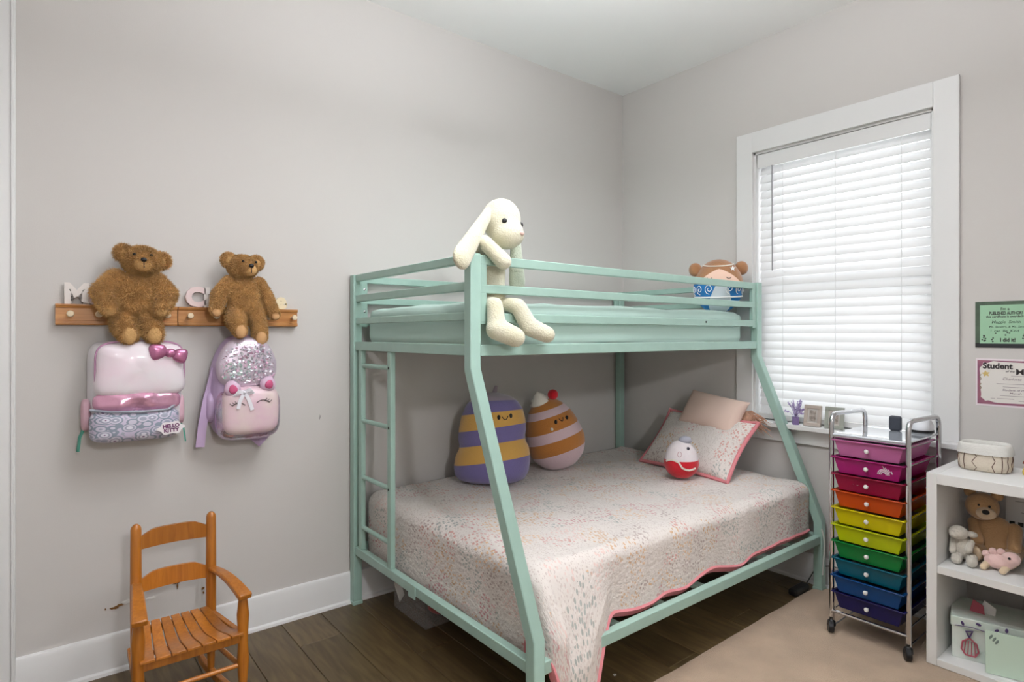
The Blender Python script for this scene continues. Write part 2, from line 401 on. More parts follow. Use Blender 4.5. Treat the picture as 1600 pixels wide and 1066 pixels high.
# door casing at the far left of the left wall, with its door
dt = Thing('trim_1', 'white door casing at the left edge of the wall', None, (-3.38, 0, 0), kind='structure')
dt.part('casing', bx(-3.425, -3.331, -.02, 0, 0, 2.80), trim_m, bevel=.003)
dt.part('casing', bx(-4.14, -3.425, -.02, 0, 2.70, 2.80), trim_m, bevel=.003)
dt.part('jamb_bead', bx(-3.345, -3.337, -.026, -.02, 0, 2.80), trim_m, bevel=.002)
d1 = Thing('door_1', 'white panelled closet door beside the casing', None, (-3.78, 0, 0), kind='structure')
d1.part('door_slab', bx(-4.14, -3.43, -.012, 0, .01, 2.70), trim_m)
for z0, z1 in ((.2, 1.0), (1.15, 2.5)): d1.part('panel', bx(-4.02, -3.55, -.018, -.012, z0, z1), trim_m, bevel=.004)
d1.part('handle', lathe(newbm(), [(.012, 0), (.012, .03), (.026, .04), (.028, .055), (.015, .065)], M=WL(-3.5, -.012, 1.0)), chrome)

# ------------------------------------------------------------------ window
w1 = Thing('window_1', 'white framed window behind the blind', None, (0, -1.443, WZ0), kind='structure')
cw = .1
w1.part('casing', bx(-.02, 0, WY0+cw, WY0, WZ0, WZ1+.118), trim_m, bevel=.002)
w1.part('casing', bx(-.02, 0, WY1, WY1-cw, WZ0, WZ1+.118), trim_m, bevel=.002)
w1.part('casing', bx(-.021, 0, WY0, WY1, WZ1, WZ1+.118), trim_m, bevel=.002)
w1.part('sill', bx(-.075, .09, WY0+cw+.012, WY1-cw-.014, WZ0-.026, WZ0), trim_m, bevel=.004)
w1.part('apron', bx(-.018, 0, WY0+cw, WY1-cw, WZ0-.107, WZ0-.026), trim_m, bevel=.002)
for nm, a in (('jamb', (0, .16, WY0+.0, WY0-.012, WZ0, WZ1)), ('jamb', (0, .16, WY1+.012, WY1, WZ0, WZ1)), ('jamb', (0, .16, WY0, WY1, WZ1-.012, WZ1))): w1.part(nm, bx(*a), trim_m)
for x0, x1, z0, z1 in ((.095, .125, WZ0, 1.63), (.125, .155, 1.59, WZ1-.012)):
    fr = newbm(); a, b = WY0-.012, WY1+.012
    box(fr, x0, x1, a, a-.045, z0, z1); box(fr, x0, x1, b+.045, b, z0, z1); box(fr, x0, x1, a-.045, b+.045, z0, z0+.05); box(fr, x0, x1, a-.045, b+.045, z1-.045, z1)
    s_ = w1.part('sash', fr, trim_m)
    gl = mat('glass', (255, 255, 255), 0, trans=1, spec=.3); gl.node_tree.nodes['Principled BSDF'].inputs['IOR'].default_value = 1.05
    w1.part('pane', bx(x0+.012, x0+.016, a-.045, b+.045, z0+.05, z1-.045), gl, s_)
# blind
bl = Thing('window_blind', 'white slatted blind lowered over the window', 'blind', (.04, -1.443, WZ0))
slat_m = translucent('slat_white', (244, 244, 244), .45, .32)
BX, b0, b1 = .042, WY0-.018, WY1+.016
bl.part('valance', bx(BX-.036, BX-.03, b0, b1, 2.300, 2.378), trim_m, bevel=.002)
bl.part('headrail', bx(BX-.026, BX+.026, b0, b1, 2.325, 2.375), trim_m)
NS = 31; top, bot = 2.285, .905; pitch = (top-bot)/(NS-1)
sm = newbm(); hw = .025; t = .0028; nseg = 6
A = []
for yy in (0, -(b0-b1-.008)):
    up_, dn_ = [], []
    for i in range(nseg+1):
        u = -1+2*i/nseg; zc = .0035*(1-u*u)
        up_.append(sm.verts.new((u*hw, yy, zc+t/2))); dn_.append(sm.verts.new((u*hw, yy, zc-t/2)))
    A.append(up_+dn_[::-1])
L_ = len(A[0])
for i in range(L_): sm.faces.new((A[0][i], A[0][(i+1) % L_], A[1][(i+1) % L_], A[1][i]))
sm.faces.new(A[0]); sm.faces.new(A[1][::-1])
bmesh.ops.recalc_face_normals(sm, faces=sm.faces[:])
sme = bpy.data.meshes.new('slat'); sm.to_mesh(sme); sm.free(); sme.materials.append(slat_m); sme.polygons.foreach_set('use_smooth', [True]*len(sme.polygons)); sme.set_sharp_from_angle(angle=R(35))
for i in range(NS):
    so = bpy.data.objects.new('slat', sme); COL.objects.link(so); so.parent = bl.o
    so.location = Vector((BX, b0-.004, top-i*pitch))-bl.loc; so.rotation_euler = (0, R(-67 + random.uniform(-1.5, 1.5)), 0)
bl.part('bottom_rail', bx(BX-.028, BX+.028, b0-.004, b1+.004, WZ0+.006, WZ0+.036), trim_m, bevel=.003)
for yy in (-1.16, -1.443, -1.75):
    for dx in (-.027, .027): bl.part('ladder_cord', tube(newbm(), [(BX+dx, yy, 2.33), (BX+dx, yy, WZ0+.03)], .0012, 5), trim_m)
bl.part('tilt_wand', tube(newbm(), [(BX-.042, -1.105, 2.30), (BX-.042, -1.107, 1.70)], .0035, 8), mat('clear_grey', (150, 150, 152), .3))

# ------------------------------------------------------------------ ceiling lamp added as room fill (unseen, above the frame)
LX, LY, LZ = -2.05, -1.85, 2.38
lp = Thing('added_ceiling_lamp', 'added hanging bowl lamp with frosted glass filling the room with light', 'lamp', (LX, LY, HC))
lp.part('canopy', lathe(newbm(), [(.06, HC-.03), (.07, HC-.012), (.07, HC)], (LX, LY, 0)), chrome)
for a in (0, 120, 240): lp.part('suspension_rod', tube(newbm(), [(LX+.03*math.cos(R(a)), LY+.03*math.sin(R(a)), HC-.02), (LX+.19*math.cos(R(a)), LY+.19*math.sin(R(a)), LZ+.06)], .004, 6), chrome)
dm = mat('added_lamp_glass', (250, 248, 244), .5); pb0 = dm.node_tree.nodes['Principled BSDF']; pb0.inputs['Emission Color'].default_value = (1, .97, .93, 1); pb0.inputs['Emission Strength'].default_value = 3
bw = newbm(); lathe(bw, [(.195, .07), (.19, .05), (.16, .02), (.10, -.005), (.03, -.015), (.005, -.016), (.005, -.010), (.03, -.009), (.10, .001), (.155, .025), (.185, .053), (.19, .07)], (LX, LY, LZ), n=32, caps=False); lp.part('bowl', bw, dm)
for nm, en, z, sz_, rot in (('fill_down_light', FILL_DOWN, -.05, .34, 0), ('fill_up_light', FILL_UP, .075, .36, pi)):  # added fill discs; the upper one bounces off the ceiling
    ld = bpy.data.lights.new(nm, 'AREA'); ld.shape = 'DISK'; ld.size = sz_; ld.energy = en; ld.color = (.93, .955, 1)
    lo_ = bpy.data.objects.new(nm, ld); COL.objects.link(lo_); lo_.location = (0, 0, LZ+z-HC); lo_.rotation_euler = (rot, 0, 0); lo_.parent = lp.o

hl = Thing('added_hall_lamp', 'added frosted globe lamp filling the bedroom from the hall', 'lamp', (-3.0, -4.6, 2.74))  # unseen lamp added as frontal fill reaching under the bunk
hl.part('canopy', lathe(newbm(), [(.05, 2.70), (.06, 2.715), (.06, 2.74)], (-3.0, -4.6, 0)), chrome); hl.part('globe', ell(newbm(), (-3.0, -4.6, 2.60), (.11, .11, .11)), dm)
ld = bpy.data.lights.new('fill_hall_light', 'POINT'); ld.energy = FILL_HALL; ld.shadow_soft_size = .12; ld.color = (.96, .97, 1)
lo_ = bpy.data.objects.new('fill_hall_light', ld); COL.objects.link(lo_); lo_.location = (0, 0, -.40); lo_.parent = hl.o
# rug
def slab_rug():
    bm = newbm(); nx, ny = 60, 50; x0, x1, y0, y1 = -2.5, -.035, -1.385, -3.3; g = {}
    for i in range(nx+1):
        for j in range(ny+1):
            x = x0+(x1-x0)*i/nx; y = y0+(y1-y0)*j/ny
            if j == 0: y += .006*noise.noise((x*6, 0, 0))+.03*(x-x0)/(x1-x0)-.02
            e = i in (0, nx) or j in (0, ny)
            g[i, j] = bm.verts.new((x, y, .006 if e else .012+.0015*noise.noise((x*9, y*9, 0))))
    for i in range(nx):
        for j in range(ny): bm.faces.new((g[i, j], g[i, j+1], g[i+1, j+1], g[i+1, j]))
    ed = [g[i, 0] for i in range(nx+1)]+[g[nx, j] for j in range(1, ny+1)]+[g[i, ny] for i in range(nx-1, -1, -1)]+[g[0, j] for j in range(ny-1, 0, -1)]
    lo = [bm.verts.new((v.co.x, v.co.y, .001)) for v in ed]
    for i in range(len(ed)): k = (i+1) % len(ed); bm.faces.new((ed[i], ed[k], lo[k], lo[i]))
    return bm
solo('area_rug', slab_rug(), mat('beige_pile', (198, 172, 146), .98, var=.16, vscale=7, bump=.7, bscale=260, sheen=.2), 'beige low-pile rug under the drawer cart', 'rug', (-1.25, -2.3, 0))

# =================================================================== BUNK BED
xf, xh, yb, yu, yl = -2.03, -.07, -.035, -1.05, -1.40
P = .045
bed = Thing('bunk_bed', 'mint green metal twin-over-full bunk bed with slanted front legs', 'bunk bed', ((xf+xh)/2, -.7, 0))
for x in (xf, xh):
    bed.part('post', sweep(newbm(), [(x, yb, 0), (x, yb, 1.63)], rect(P, P)), mint, bevel=.004)
    bed.part('leg', sweep(newbm(), [(x, yl, 0), (x, yl, .36), (x, yu, 1.21), (x, yu, 1.63)], rect(P, P)), mint, bevel=.004)
    for z0, z1 in ((1.597, 1.63), (1.496, 1.529), (1.387, 1.417)):
        bed.part('end_rail', bx(x-.012, x+.012, yu+P/2, yb-P/2, z0, z1), mint, bevel=.003)
    bed.part('end_frame_rail', bx(x-.016, x+.016, yu+P/2, yb-P/2, 1.258, 1.30), mint, bevel=.003)
    bed.part('lower_end_rail', bx(x-.016, x+.016, yl+P/2, yb-P/2, .25, .29), mint, bevel=.003)
fx0, fx1 = xf+P/2, xh-P/2
for y, s in ((yu, -1), (yb, 1)):                       # guard panels front and back with their own end bars
    for z0, z1 in ((1.592, 1.627), (1.487, 1.52), (1.38, 1.415)):
        bed.part('guard_rail', bx(fx0, fx1, y-.011, y+.011, z0, z1), mint, bevel=.003)
    for a, b in ((fx0, fx0+.035), (fx1-.035, fx1)):
        gb = bed.part('guard_upright', bx(a, b, y-.0105, y+.0105, 1.372, 1.627), mint, bevel=.003)
    bed.part('frame_rail', bx(fx0, fx1, y-.016, y+.016, 1.256, 1.298), mint, bevel=.003)
for y in (yl, yb): bed.part('lower_side_rail', bx(fx0, fx1, y-.016, y+.016, .248, .29), mint, bevel=.003)
for i in range(7):
    x = fx0+.14+i*.27
    bed.part('cross_slat', bx(x-.02, x+.02, yu+.016, yb-.016, 1.262, 1.279), mint)
    bed.part('cross_slat', bx(x-.02, x+.02, yl+.016, yb-.016, .250, .268), mint)
for y in (-.105, -.413): bed.part('ladder_rail', bx(xf-.012, xf+.012, y-.017, y+.017, .29, 1.258), mint, bevel=.003)
for z in (1.185, .917, .642, .398): bed.part('rung', tube(newbm(), [(xf, -.12, z), (xf, -.396, z)], .011, 10), mint)
screw = mat('screw_dark', (70, 74, 72), .4, metal=.7)
for p in ((xf-.013, -.413, 1.185), (xf-.013, -.413, .917), (xf-.013, -.413, .642)): bed.part('screw', lathe(newbm(), [(.006, 0), (.006, .002), (.003, .0035)], M=Matrix.Translation(p) @ Matrix.Rotation(R(-90), 4, 'Y'), n=10), screw)
for z in (1.56, 1.45, 1.40): bed.part('screw', lathe(newbm(), [(.006, 0), (.006, .002), (.003, .0035)], M=WL(fx0+.018, yb-.0105, z), n=10), chrome)
for x in (-.58,): bed.part('screw', lathe(newbm(), [(.005, 0), (.005, .002), (.003, .0035)], M=WL(x, yu-.011, 1.40), n=10), screw)
bed.part('rail_joint', bx(xf-.019, xf-.015, -.66, -.60, .235, .292), mint, bevel=.002)
bt = newbm(); prism(bt, [(-.012, -.01), (.004, -.014), (.013, -.004), (.006, .004), (.01, .014), (-.004, .012), (-.008, .002)], .0012, WL(xf+.002, -1.222, .735) @ Matrix.Rotation(R(-22), 4, 'X'))
bed.part('paint_chip', bt, scuff)
for x, y in ((xf, yb), (xh, yb), (xf, yl), (xh, yl)): bed.part('foot_cap', bx(x-.025, x+.025, y-.025, y+.025, 0, .018), mint, bevel=.002)
solo('paper_tag', prism(newbm(), [(-.03, -.045), (.025, -.05), (.03, .045), (-.028, .05)], .0015, WL(-2.005, -.44, .20, 18) @ Matrix.Rotation(R(40), 4, 'Y')), mat('tag_paper', (214, 212, 206), .8), 'small white care tag hanging under the lower bed rail', 'tag', (-2.0, -.44, .20))

# mattresses
def mattress(x0, x1, y0, y1, z0, z1, r, wr, seed, nx=70, ny=44):
    """rounded slab with a softly wrinkled cover"""
    bm = newbm(); bmesh.ops.create_cube(bm, size=1); bmesh.ops.subdivide_edges(bm, edges=bm.edges[:], cuts=30, use_grid_fill=True)
    cx, cy, cz = (x0+x1)/2, (y0+y1)/2, (z0+z1)/2; hx, hy, hz = abs(x1-x0)/2, abs(y1-y0)/2, (z1-z0)/2
    for v in bm.verts:
        p = Vector((v.co.x*2*hx, v.co.y*2*hy, v.co.z*2*hz))
        q = Vector((max(-hx+r, min(hx-r, p.x)), max(-hy+r, min(hy-r, p.y)), max(-hz+r, min(hz-r, p.z))))
        d = p-q
        if d.length > 1e-6: p = q+d.normalized()*r
        w = Vector((cx, cy, cz))+p
        k = noise.noise((w.x*3.1+seed, w.y*3.1, w.z*4))*wr+noise.noise((w.x*11+w.z*9+seed, w.y*11, w.z*3))*wr*.7
        n = d.normalized() if d.length > 1e-6 else Vector((0, 0, 0))
        if p.z > -hz+.02: w += n*k
        v.co = w
    return bm
solo('upper_mattress', mattress(fx0+.02, fx1-.05, yu+.028, yb-.03, 1.281, 1.465, .045, .008, 3), sheet_m, 'upper bunk mattress in a mint green fitted sheet', 'mattress', (-1.05, -.55, 1.281), angle=80)
solo('lower_mattress', mattress(-1.965, -.105, -1.345, -.065, .284, .535, .05, .002, 5), mat('mattress_ticking', (225, 222, 218), .9), 'full size mattress under the floral quilt', 'mattress', (-1.05, -.7, .284), angle=80)

# quilt
def quilt():
    bm = newbm(); uvl = bm.loops.layers.uv.new('UVMap'); hem = []
    ex0, ex1, ey0, ey1 = -1.975, -.098, -1.352, -.075      # mattress edges (foot, head, front, back)
    topz = .546; r = .055
    nu, nv = 150, 120
    ov_f, ov_s = .30, .325                                # overhang at foot and front
    g = {}; uvs = {}
    for i in range(nu+1):
        for j in range(nv+1):
            u = ex0-ov_f+(ex1-(ex0-ov_f))*i/nu; v = ey1+((ey0-ov_s)-ey1)*j/nv
            dx = max(0, ex0+r-u); dy = max(0, (ey0+r)-v)
            s_ = math.hypot(dx, dy) if dx and dy else dx+dy
            # drape profile: quarter round then straight down
            q = r*pi/2
            if s_ <= q: out = r*math.sin(s_/r); dn = r*(1-math.cos(s_/r))
            else: out = r; dn = r+(s_-q)
            dirx, diry = (dx/s_, dy/s_) if s_ > 0 else (0, 0)
            bx_, by_ = max(u, ex0+r), max(v, ey0+r)
            px, py, pz = bx_-dirx*out, by_-diry*out, topz-dn
            wv = noise.noise((u*3.2, v*3.2, 1.7))*.012+noise.noise((u*9, v*9, 4.))*.006+noise.noise((u*26, v*26, 9.))*.0022
            if s_ < q*.6: pz += wv
            fold = min(1, max(0, (dn-r*.6)/.2))
            if dy > 0 and dx < .02:                        # front hang: gentle vertical folds, flaring over the rail near the foot
                fl = max(0, min(1, (-1.60-u)/.26)); fl = fl*fl*(3-2*fl)
                py += (noise.noise((u*7, 2.2, 0))*.022-.002)*fold*(1-.4*fl)
                lift = max(0, min(1, (dn-.03)/.17))
                py -= (.088*fl)*lift
                # hem height along the front
                maxdn = .208+.022*noise.noise((u*4.5, 7, 0))+.24*fl*fl
                pz = topz-dn*maxdn/(r+ov_s-q)
            elif dx > 0 and dy < .02:
                px += noise.noise((v*7, 5.2, 0))*.008*fold
                maxdn = .245+.015*noise.noise((v*5, 3, 0))
                pz = topz-dn*maxdn/(r+ov_f-q)
                px = max(px, -2.004)
            elif dx > 0 and dy > 0:                        # corner, tucked behind the leg and spilling over the front rail
                k = dirx*dirx
                md = (.245*k+.44*(1-k)); tot = r+ov_s-q
                pz = topz-min(dn, tot)*md/tot
                lift = max(0, min(1, (topz-pz-.03)/.17))
                py -= .088*lift*min(1, (1-k)*6)
                px = max(px, -1.996)
            g[i, j] = bm.verts.new((px, py, pz)); uvs[i, j] = (u, v)
    for i in range(nu):
        for j in range(nv):
            f = bm.faces.new((g[i, j], g[i, j+1], g[i+1, j+1], g[i+1, j]))
            for l, ij in zip(f.loops, ((i, j), (i, j+1), (i+1, j+1), (i+1, j))): l[uvl].uv = uvs[ij]
    edge = [g[0, j].co.copy() for j in range(0, nv+1)]+[g[i, nv].co.copy() for i in range(1, nu+1)]
    return bm, edge
qb, qedge = quilt()
qt = Thing('floral_quilt', 'white quilt with tiny floral clusters and pink hem on the lower bunk', 'quilt', (-1.05, -.7, .29))
qo = qt.part('quilt_top', qb, floral_m, angle=80)
sd = qo.modifiers.new('thick', 'SOLIDIFY'); sd.thickness = .008; sd.offset = 1
hm = newbm(); sweep(hm, qedge[::2], [(-.007, -.018), (.007, -.018), (.007, .016), (-.007, .016)])
qt.part('hem', hm, hem_m, angle=70)

# =================================================================== SOFT TOYS ON THE LOWER BUNK
def softmesh(name, bm, m, T, parent=None, voxel=.008, it=6, label=None):
    """merge overlapping ellipsoids into one continuous soft surface"""
    o = T.part(name, bm, m, parent)
    md = o.modifiers.new('r', 'REMESH'); md.mode = 'VOXEL'; md.voxel_size = voxel; md.use_smooth_shade = True
    sm_ = o.modifiers.new('s', 'SMOOTH'); sm_.iterations = it; sm_.factor = .5
    me = bpy.data.meshes.new_from_object(o.evaluated_get(bpy.context.evaluated_depsgraph_get()))
    o.modifiers.clear(); o.data = me; me.name = name
    if not me.materials: me.materials.append(m)
    me.polygons.foreach_set('use_smooth', [True]*len(me.polygons))
    if label: o['label'] = label
    return o
def stripes(T, prof_r, bands, mats, M, n=36, k=0, per=7):
    H = bands[-1]
    for b in range(len(bands)-1):
        bm = newbm(); prev = None; z0, z1 = bands[b], bands[b+1]
        for i in range(per+1):
            z = z0+(z1-z0)*i/per; ring = []
            for j in range(n):
                a = 2*pi*j/n; rr = max(.002, prof_r(z/H))
                x, y = rr*math.cos(a), rr*math.sin(a)*.88
                ring.append(bm.verts.new(M @ Vector((x, y, z+k*x*min(1, 4*z/H)*min(1, 3*(1.02-z/H))))))
            if prev:
                for j in range(n): bm.faces.new((prev[j], prev[(j+1) % n], ring[(j+1) % n], ring[j]))
            elif b == 0: bm.faces.new(ring[::-1])
            prev = ring
        if b == len(bands)-2: bm.faces.new(prev)
        T.part('stripe', bm, mats[b], angle=80)
TIER = [(0, .13), (.03, .172), (.1, .196), (.22, .204), (.34, .196), (.41, .178), (.46, .174), (.53, .182), (.65, .178), (.78, .164), (.88, .140), (.95, .105), (1, .04)]
def prof_tier(t):
    for (a, ra), (b, rb_) in zip(TIER, TIER[1:]):
        if t <= b: u = max(0, (t-a)/(b-a)); return ra+(rb_-ra)*u
    return TIER[-1][1]
def prof_pear(t): 
    return .175*max(0, 1-abs(2*(t*.98+.0)-1)**2.6)**.5*(1.0-.38*max(0, t-.35)**1.0) if 0 < t < 1.01 else .01
pur = mat('purple_plush', (116, 106, 158), .95, bump=.25, bscale=150, sheen=.4); yel = mat('mustard_plush', (214, 166, 84), .95, bump=.25, bscale=150, sheen=.4)
lil = mat('lilac_grey_plush', (160, 146, 156), .95, bump=.3, sheen=.4); cara = mat('caramel_plush', (190, 124, 58), .95, bump=.25, bscale=150, sheen=.4); pkw = mat('pale_pink_plush', (216, 190, 196), .95, bump=.25, bscale=150, sheen=.4)
creamp = mat('cream_plush', (232, 226, 214), .95, bump=.3, sheen=.4); redp = mat('red_plush', (196, 14, 34), .9, bump=.2, sheen=.3)
def on_surface(M, prof, H, a, z, k, lift=0):
    rr = prof(z/H)+lift; x, y = rr*math.cos(a), rr*math.sin(a)*.88
    return M @ Vector((x, y, z+k*x*min(1, 4*z/H)*min(1, 3*(1.02-z/H))))
def face(T, M, prof, H, k, a0, ze, da, zs, m=black, eye=.011, smile=.03):
    for s in (-1, 1):
        c = on_surface(M, prof, H, a0+s*da, ze, k); T.part('eye', ell(newbm(), c, (eye*.8, eye*.8, eye*1.15), u=10, v=8), m)
    pts = [on_surface(M, prof, H, a0+s*smile*3.2, zs+abs(s)*smile*.22*abs(s)-0*.01+(s*s)*.012, k, .002) for s in [-1+.25*i for i in range(9)]]
    T.part('smile', tube(newbm(), pts, .0022, 5), m)
QZ = .545
M1 = Matrix.Translation((-1.385, -.30, QZ+.010)) @ Matrix.Rotation(R(-38), 4, 'Z') @ Matrix.Rotation(R(-7), 4, 'X')
p1 = Thing('stacked_plush', 'purple and mustard striped two-tier plush leaning on the wall', 'plush toy', (-1.385, -.30, QZ))
H1 = .47
stripes(p1, prof_tier, [0, .115, .205, .285, .365, .425, H1], [pur, yel, pur, yel, pur, lil], M1, k=.14)
face(p1, M1, prof_tier, H1, .14, R(-90+24), .335, .2, .318)
tuft = newbm(); limb(tuft, M1 @ Vector((.01, 0, H1-.01)), M1 @ Vector((.02, -.01, H1+.03)), .016, .009); p1.part('tuft', tuft, lil)
lean = Vector((-.80, .60, 0)); ax = Vector((0, 0, 1)).cross(lean).normalized()
M2 = Matrix.Translation((-.87, -.31, QZ+.012)) @ Matrix.Rotation(R(17), 4, ax) @ Matrix.Rotation(R(-38), 4, 'Z')
p2 = Thing('pancake_plush', 'caramel and pale pink striped plush with cream swirl and red cherry', 'plush toy', (-.87, -.31, QZ))
H2 = .42
stripes(p2, prof_pear, [0, .115, .19, .245, .325, .365, H2-.004], [pkw, cara, pkw, cara, pkw, cara], M2, k=.02)
face(p2, M2, prof_pear, H2, .02, R(-90+26), .292, .26, .285)
cz = on_surface(M2, prof_pear, H2, R(-90-2), .262, .02, .001); p2.part('cheek', ell(newbm(), cz, (.009, .009, .009), u=10, v=8), creamp)
p2.part('cream_swirl', lathe(newbm(), [(.062, 0), (.066, .012), (.05, .024), (.052, .034), (.034, .044), (.034, .054), (.012, .068), (.002, .08)], M=M2 @ Matrix.Translation((-.02, 0, H2-.025))), creamp, angle=80)
p2.part('cherry', ell(newbm(), M2 @ Vector((.062, -.02, H2+.012)), (.031, .031, .031)), redp)

# pillows
def basis(o, u, v):
    u = Vector(u).normalized(); w = u.cross(Vector(v)).normalized(); v = w.cross(u)
    return Matrix(((u.x, v.x, w.x, o[0]), (u.y, v.y, w.y, o[1]), (u.z, v.z, w.z, o[2]), (0, 0, 0, 1)))
mb = basis((-.275, -.795, .705), (-.05, -.62, -.01), (.27, -.05, .30))
sham = Thing('sham_pillow', 'floral pillow with pink edge leaning at the head of the lower bunk', 'pillow', (-.26, -.78, QZ))
sham.part('cushion', pillow_bm(.62, .39, .13, mb, seed=3.3), floral_m, angle=80)
ed = []
def pil_edge(M, w, h, n=14):
    e = []
    for a, b in (((-1, -1), (1, -1)), ((1, -1), (1, 1)), ((1, 1), (-1, 1)), ((-1, 1), (-1, -1))):
        for i in range(n):
            t = i/n; u, v = a[0]+(b[0]-a[0])*t, a[1]+(b[1]-a[1])*t
            e.append(M @ Vector((w/2*u*(1-.07*(1-v*v)), h/2*v*(1-.07*(1-u*u)), 0)))
    return e
sham.part('piping', tube(newbm(), pil_edge(mb, .622, .392), .011, 8, closed=True), hem_m)
mb2 = basis((-.175, -.835, .875), (-.03, -.40, -.045), (.11, -.06, .18))
solo('throw_pillow', pillow_bm(.40, .235, .14, mb2, seed=9, wr=.002), mat('blush_cotton', (222, 196, 182), .9, bump=.1, bscale=150), 'small blush pink pillow resting on top of the floral pillow', 'pillow', (-.165, -.835, .79), angle=80)
# wisps of doll hair behind the blush pillow
hb = newbm(); rnd = random.Random(3)
for i in range(60):
    a = Vector((-.10+rnd.uniform(-.015, .02), -1.02+rnd.uniform(-.05, .03), .83+rnd.uniform(-.02, .07))); b = a+Vector((rnd.uniform(-.03, .01), -.04-rnd.random()*.06, -.01-rnd.random()*.04))
    m_ = (a+b)/2+Vector((0, 0, .022*rnd.random())); tube(hb, [a, m_, b], .0028, 4, scale=[1, 1, .3])
ell(hb, (-.10, -1.0, .85), (.035, .05, .05))
solo('doll_hair', hb, mat('tan_hair', (206, 160, 134), .7, var=.3, vscale=40), 'tan doll hair spilling out behind the blush pillow', 'doll', (-.1, -1.03, .80))
rp_ = Thing('red_plush', 'small red and white plush with grey cap on the quilt', 'plush toy', (-.545, -.885, QZ))
MR = Matrix.Translation((-.545, -.885, QZ+.012)) @ Matrix.Rotation(R(-50), 4, 'Z')
def pr(t): return .092*max(0, 1-abs(2*t-1)**2.4)**.5*(1-.36*max(0, t-.4))
bm = newbm(); lathe(bm, [(max(.002, pr(t)*1.02), t*.21) for t in [i/14*.50 for i in range(15)]], n=28, sy=.9, M=MR); rp_.part('body', bm, redp, angle=80)
bm = newbm(); lathe(bm, [(max(.002, pr(t)), t*.21) for t in [.50+i/12*.5 for i in range(13)]], n=28, sy=.9, M=MR); rp_.part('hood', bm, mat('white_plush', (226, 218, 220), .95, bump=.2), angle=80)
rp_.part('cap', ell(newbm(), MR @ Vector((.02, -.0, .208)), (.036, .034, .022)), mat('grey_plush', (170, 170, 182), .95))
def prp(a, z, l=.002):
    r_ = pr(z/.21)*1.02+l; return MR @ Vector((r_*math.cos(a), .9*r_*math.sin(a), z))
rp_.part('ribbon', sweep(newbm(), [prp(R(-150+i*12), .100+.012*math.sin(i*.75)-.004*i*(i > 4)) for i in range(10)], rect(.004, .009)), creamp)
rp_.part('nose', tube(newbm(), [prp(R(-100)+.13*math.cos(q), .143+.013*math.sin(q), .001) for q in [i*2*pi/12 for i in range(12)]], .0013, 4, closed=True), mat('dusty_pink', (205, 165, 170), .8))
rp_.part('star', ell(newbm(), prp(R(-62), .172), (.009, .009, .009), u=5, v=4), mat('charcoal', (60, 60, 72), .8))

# =================================================================== UPPER BUNK TOYS
gp = Thing('girl_plush', 'round girl plush with brown hair buns and blue dress on the upper bunk', 'plush toy', (-.21, -.90, 1.46))
GC = Vector((-.21, -.895, 1.612)); gd = Vector((-.86, -.51, 0)).normalized(); gs = Vector((.51, -.86, 0)).normalized()   # facing / picture-right
def gpt(a, b, lift=0):      # a sideways angle, b elevation
    d = gd*math.cos(b)*math.cos(a)+gs*math.cos(b)*math.sin(a); sq = 1-.0*b
    return GC+Vector((d.x*.118, d.y*.142, 0))*(1+lift)+Vector((0, 0, math.sin(b)*.155*(1+lift)))
def gpatch(a0, a1, b0, b1, lift=.0, n=18, m=14, fn=None):
    bm = newbm(); g = {}
    for i in range(n+1):
        for j in range(m+1):
            a, b = a0+(a1-a0)*i/n, b0+(b1-b0)*j/m
            if fn: a, b = fn(i/n, j/m)
            g[i, j] = bm.verts.new(gpt(a, b, lift))
    for i in range(n):
        for j in range(m): bm.faces.new((g[i, j], g[i+1, j], g[i+1, j+1], g[i, j+1]))
    return bm
hairm = mat('brown_hair_plush', (164, 116, 78), .9, bump=.3, sheen=.4); blu = mat('blue_satin', (36, 122, 190), .7); skin = mat('peach_plush', (236, 200, 180), .95, sheen=.3)
gp.part('head', gpatch(-pi, pi, R(5), R(89), n=40), hairm, angle=80)
gp.part('dress', gpatch(-pi, pi, R(-80), R(5), n=40), blu, angle=80)
gp.part('face', gpatch(0, 0, 0, 0, .012, fn=lambda i, j: ((i-.5)*R(118), R(4)+j*R(31)*(1-abs(2*i-1)**1.3))), skin, angle=80)
gp.part('white_front', gpatch(0, 0, 0, 0, .012, fn=lambda i, j: (R(4)+(i-.5)*R(20+95*(1-j)**1.0), R(-80)+j*R(82))), mat('pale_satin', (206, 214, 220), .8), angle=80)
hem_w = mat('white_trim', (240, 240, 240), .7)
gp.part('waist_band', tube(newbm(), [gpt(R(a), R(-22-4*math.cos(R(a))), .02) for a in range(-110, 111, 10)], .005, 6), hem_w)
for s in (-1, 1):
    for q, (aa, bb) in enumerate(((24, -8), (50, -8), (74, -8))):
        pts = [gpt(R(s*aa)+.19*t*math.cos(t*11), R(bb)+.19*t*math.sin(t*11), .022) for t in [i/18 for i in range(2, 19)]]
        gp.part('swirl', tube(newbm(), pts, .0022, 5), hem_w)
    gp.part('hair_bun', ell(newbm(), GC+gs*(s*.125)+Vector((0, 0, .10))+gd*.0, (.037, .037, .040)), hairm)
    gp.part('closed_eye', tube(newbm(), [gpt(R(s*22)+.1*t, R(15)-.05*(1-t*t), .03) for t in [-1+.25*i for i in range(9)]], .002, 5), ink)
gp.part('headband', tube(newbm(), [gpt(R(a), R(52-9*math.cos(R(a)*1.2)), .012) for a in range(-72, 73, 8)], .004, 6), creamp)
st = newbm(); c5 = gpt(R(38), R(34), .05); prism(st, [((.016 if i % 2 == 0 else .007)*math.sin(i*pi/5), (.016 if i % 2 == 0 else .007)*math.cos(i*pi/5)) for i in range(10)], .004, Matrix.Translation(c5) @ basis((0, 0, 0), tuple(gs), (0.0, 0, 1)))
gp.part('star', st, hem_w)

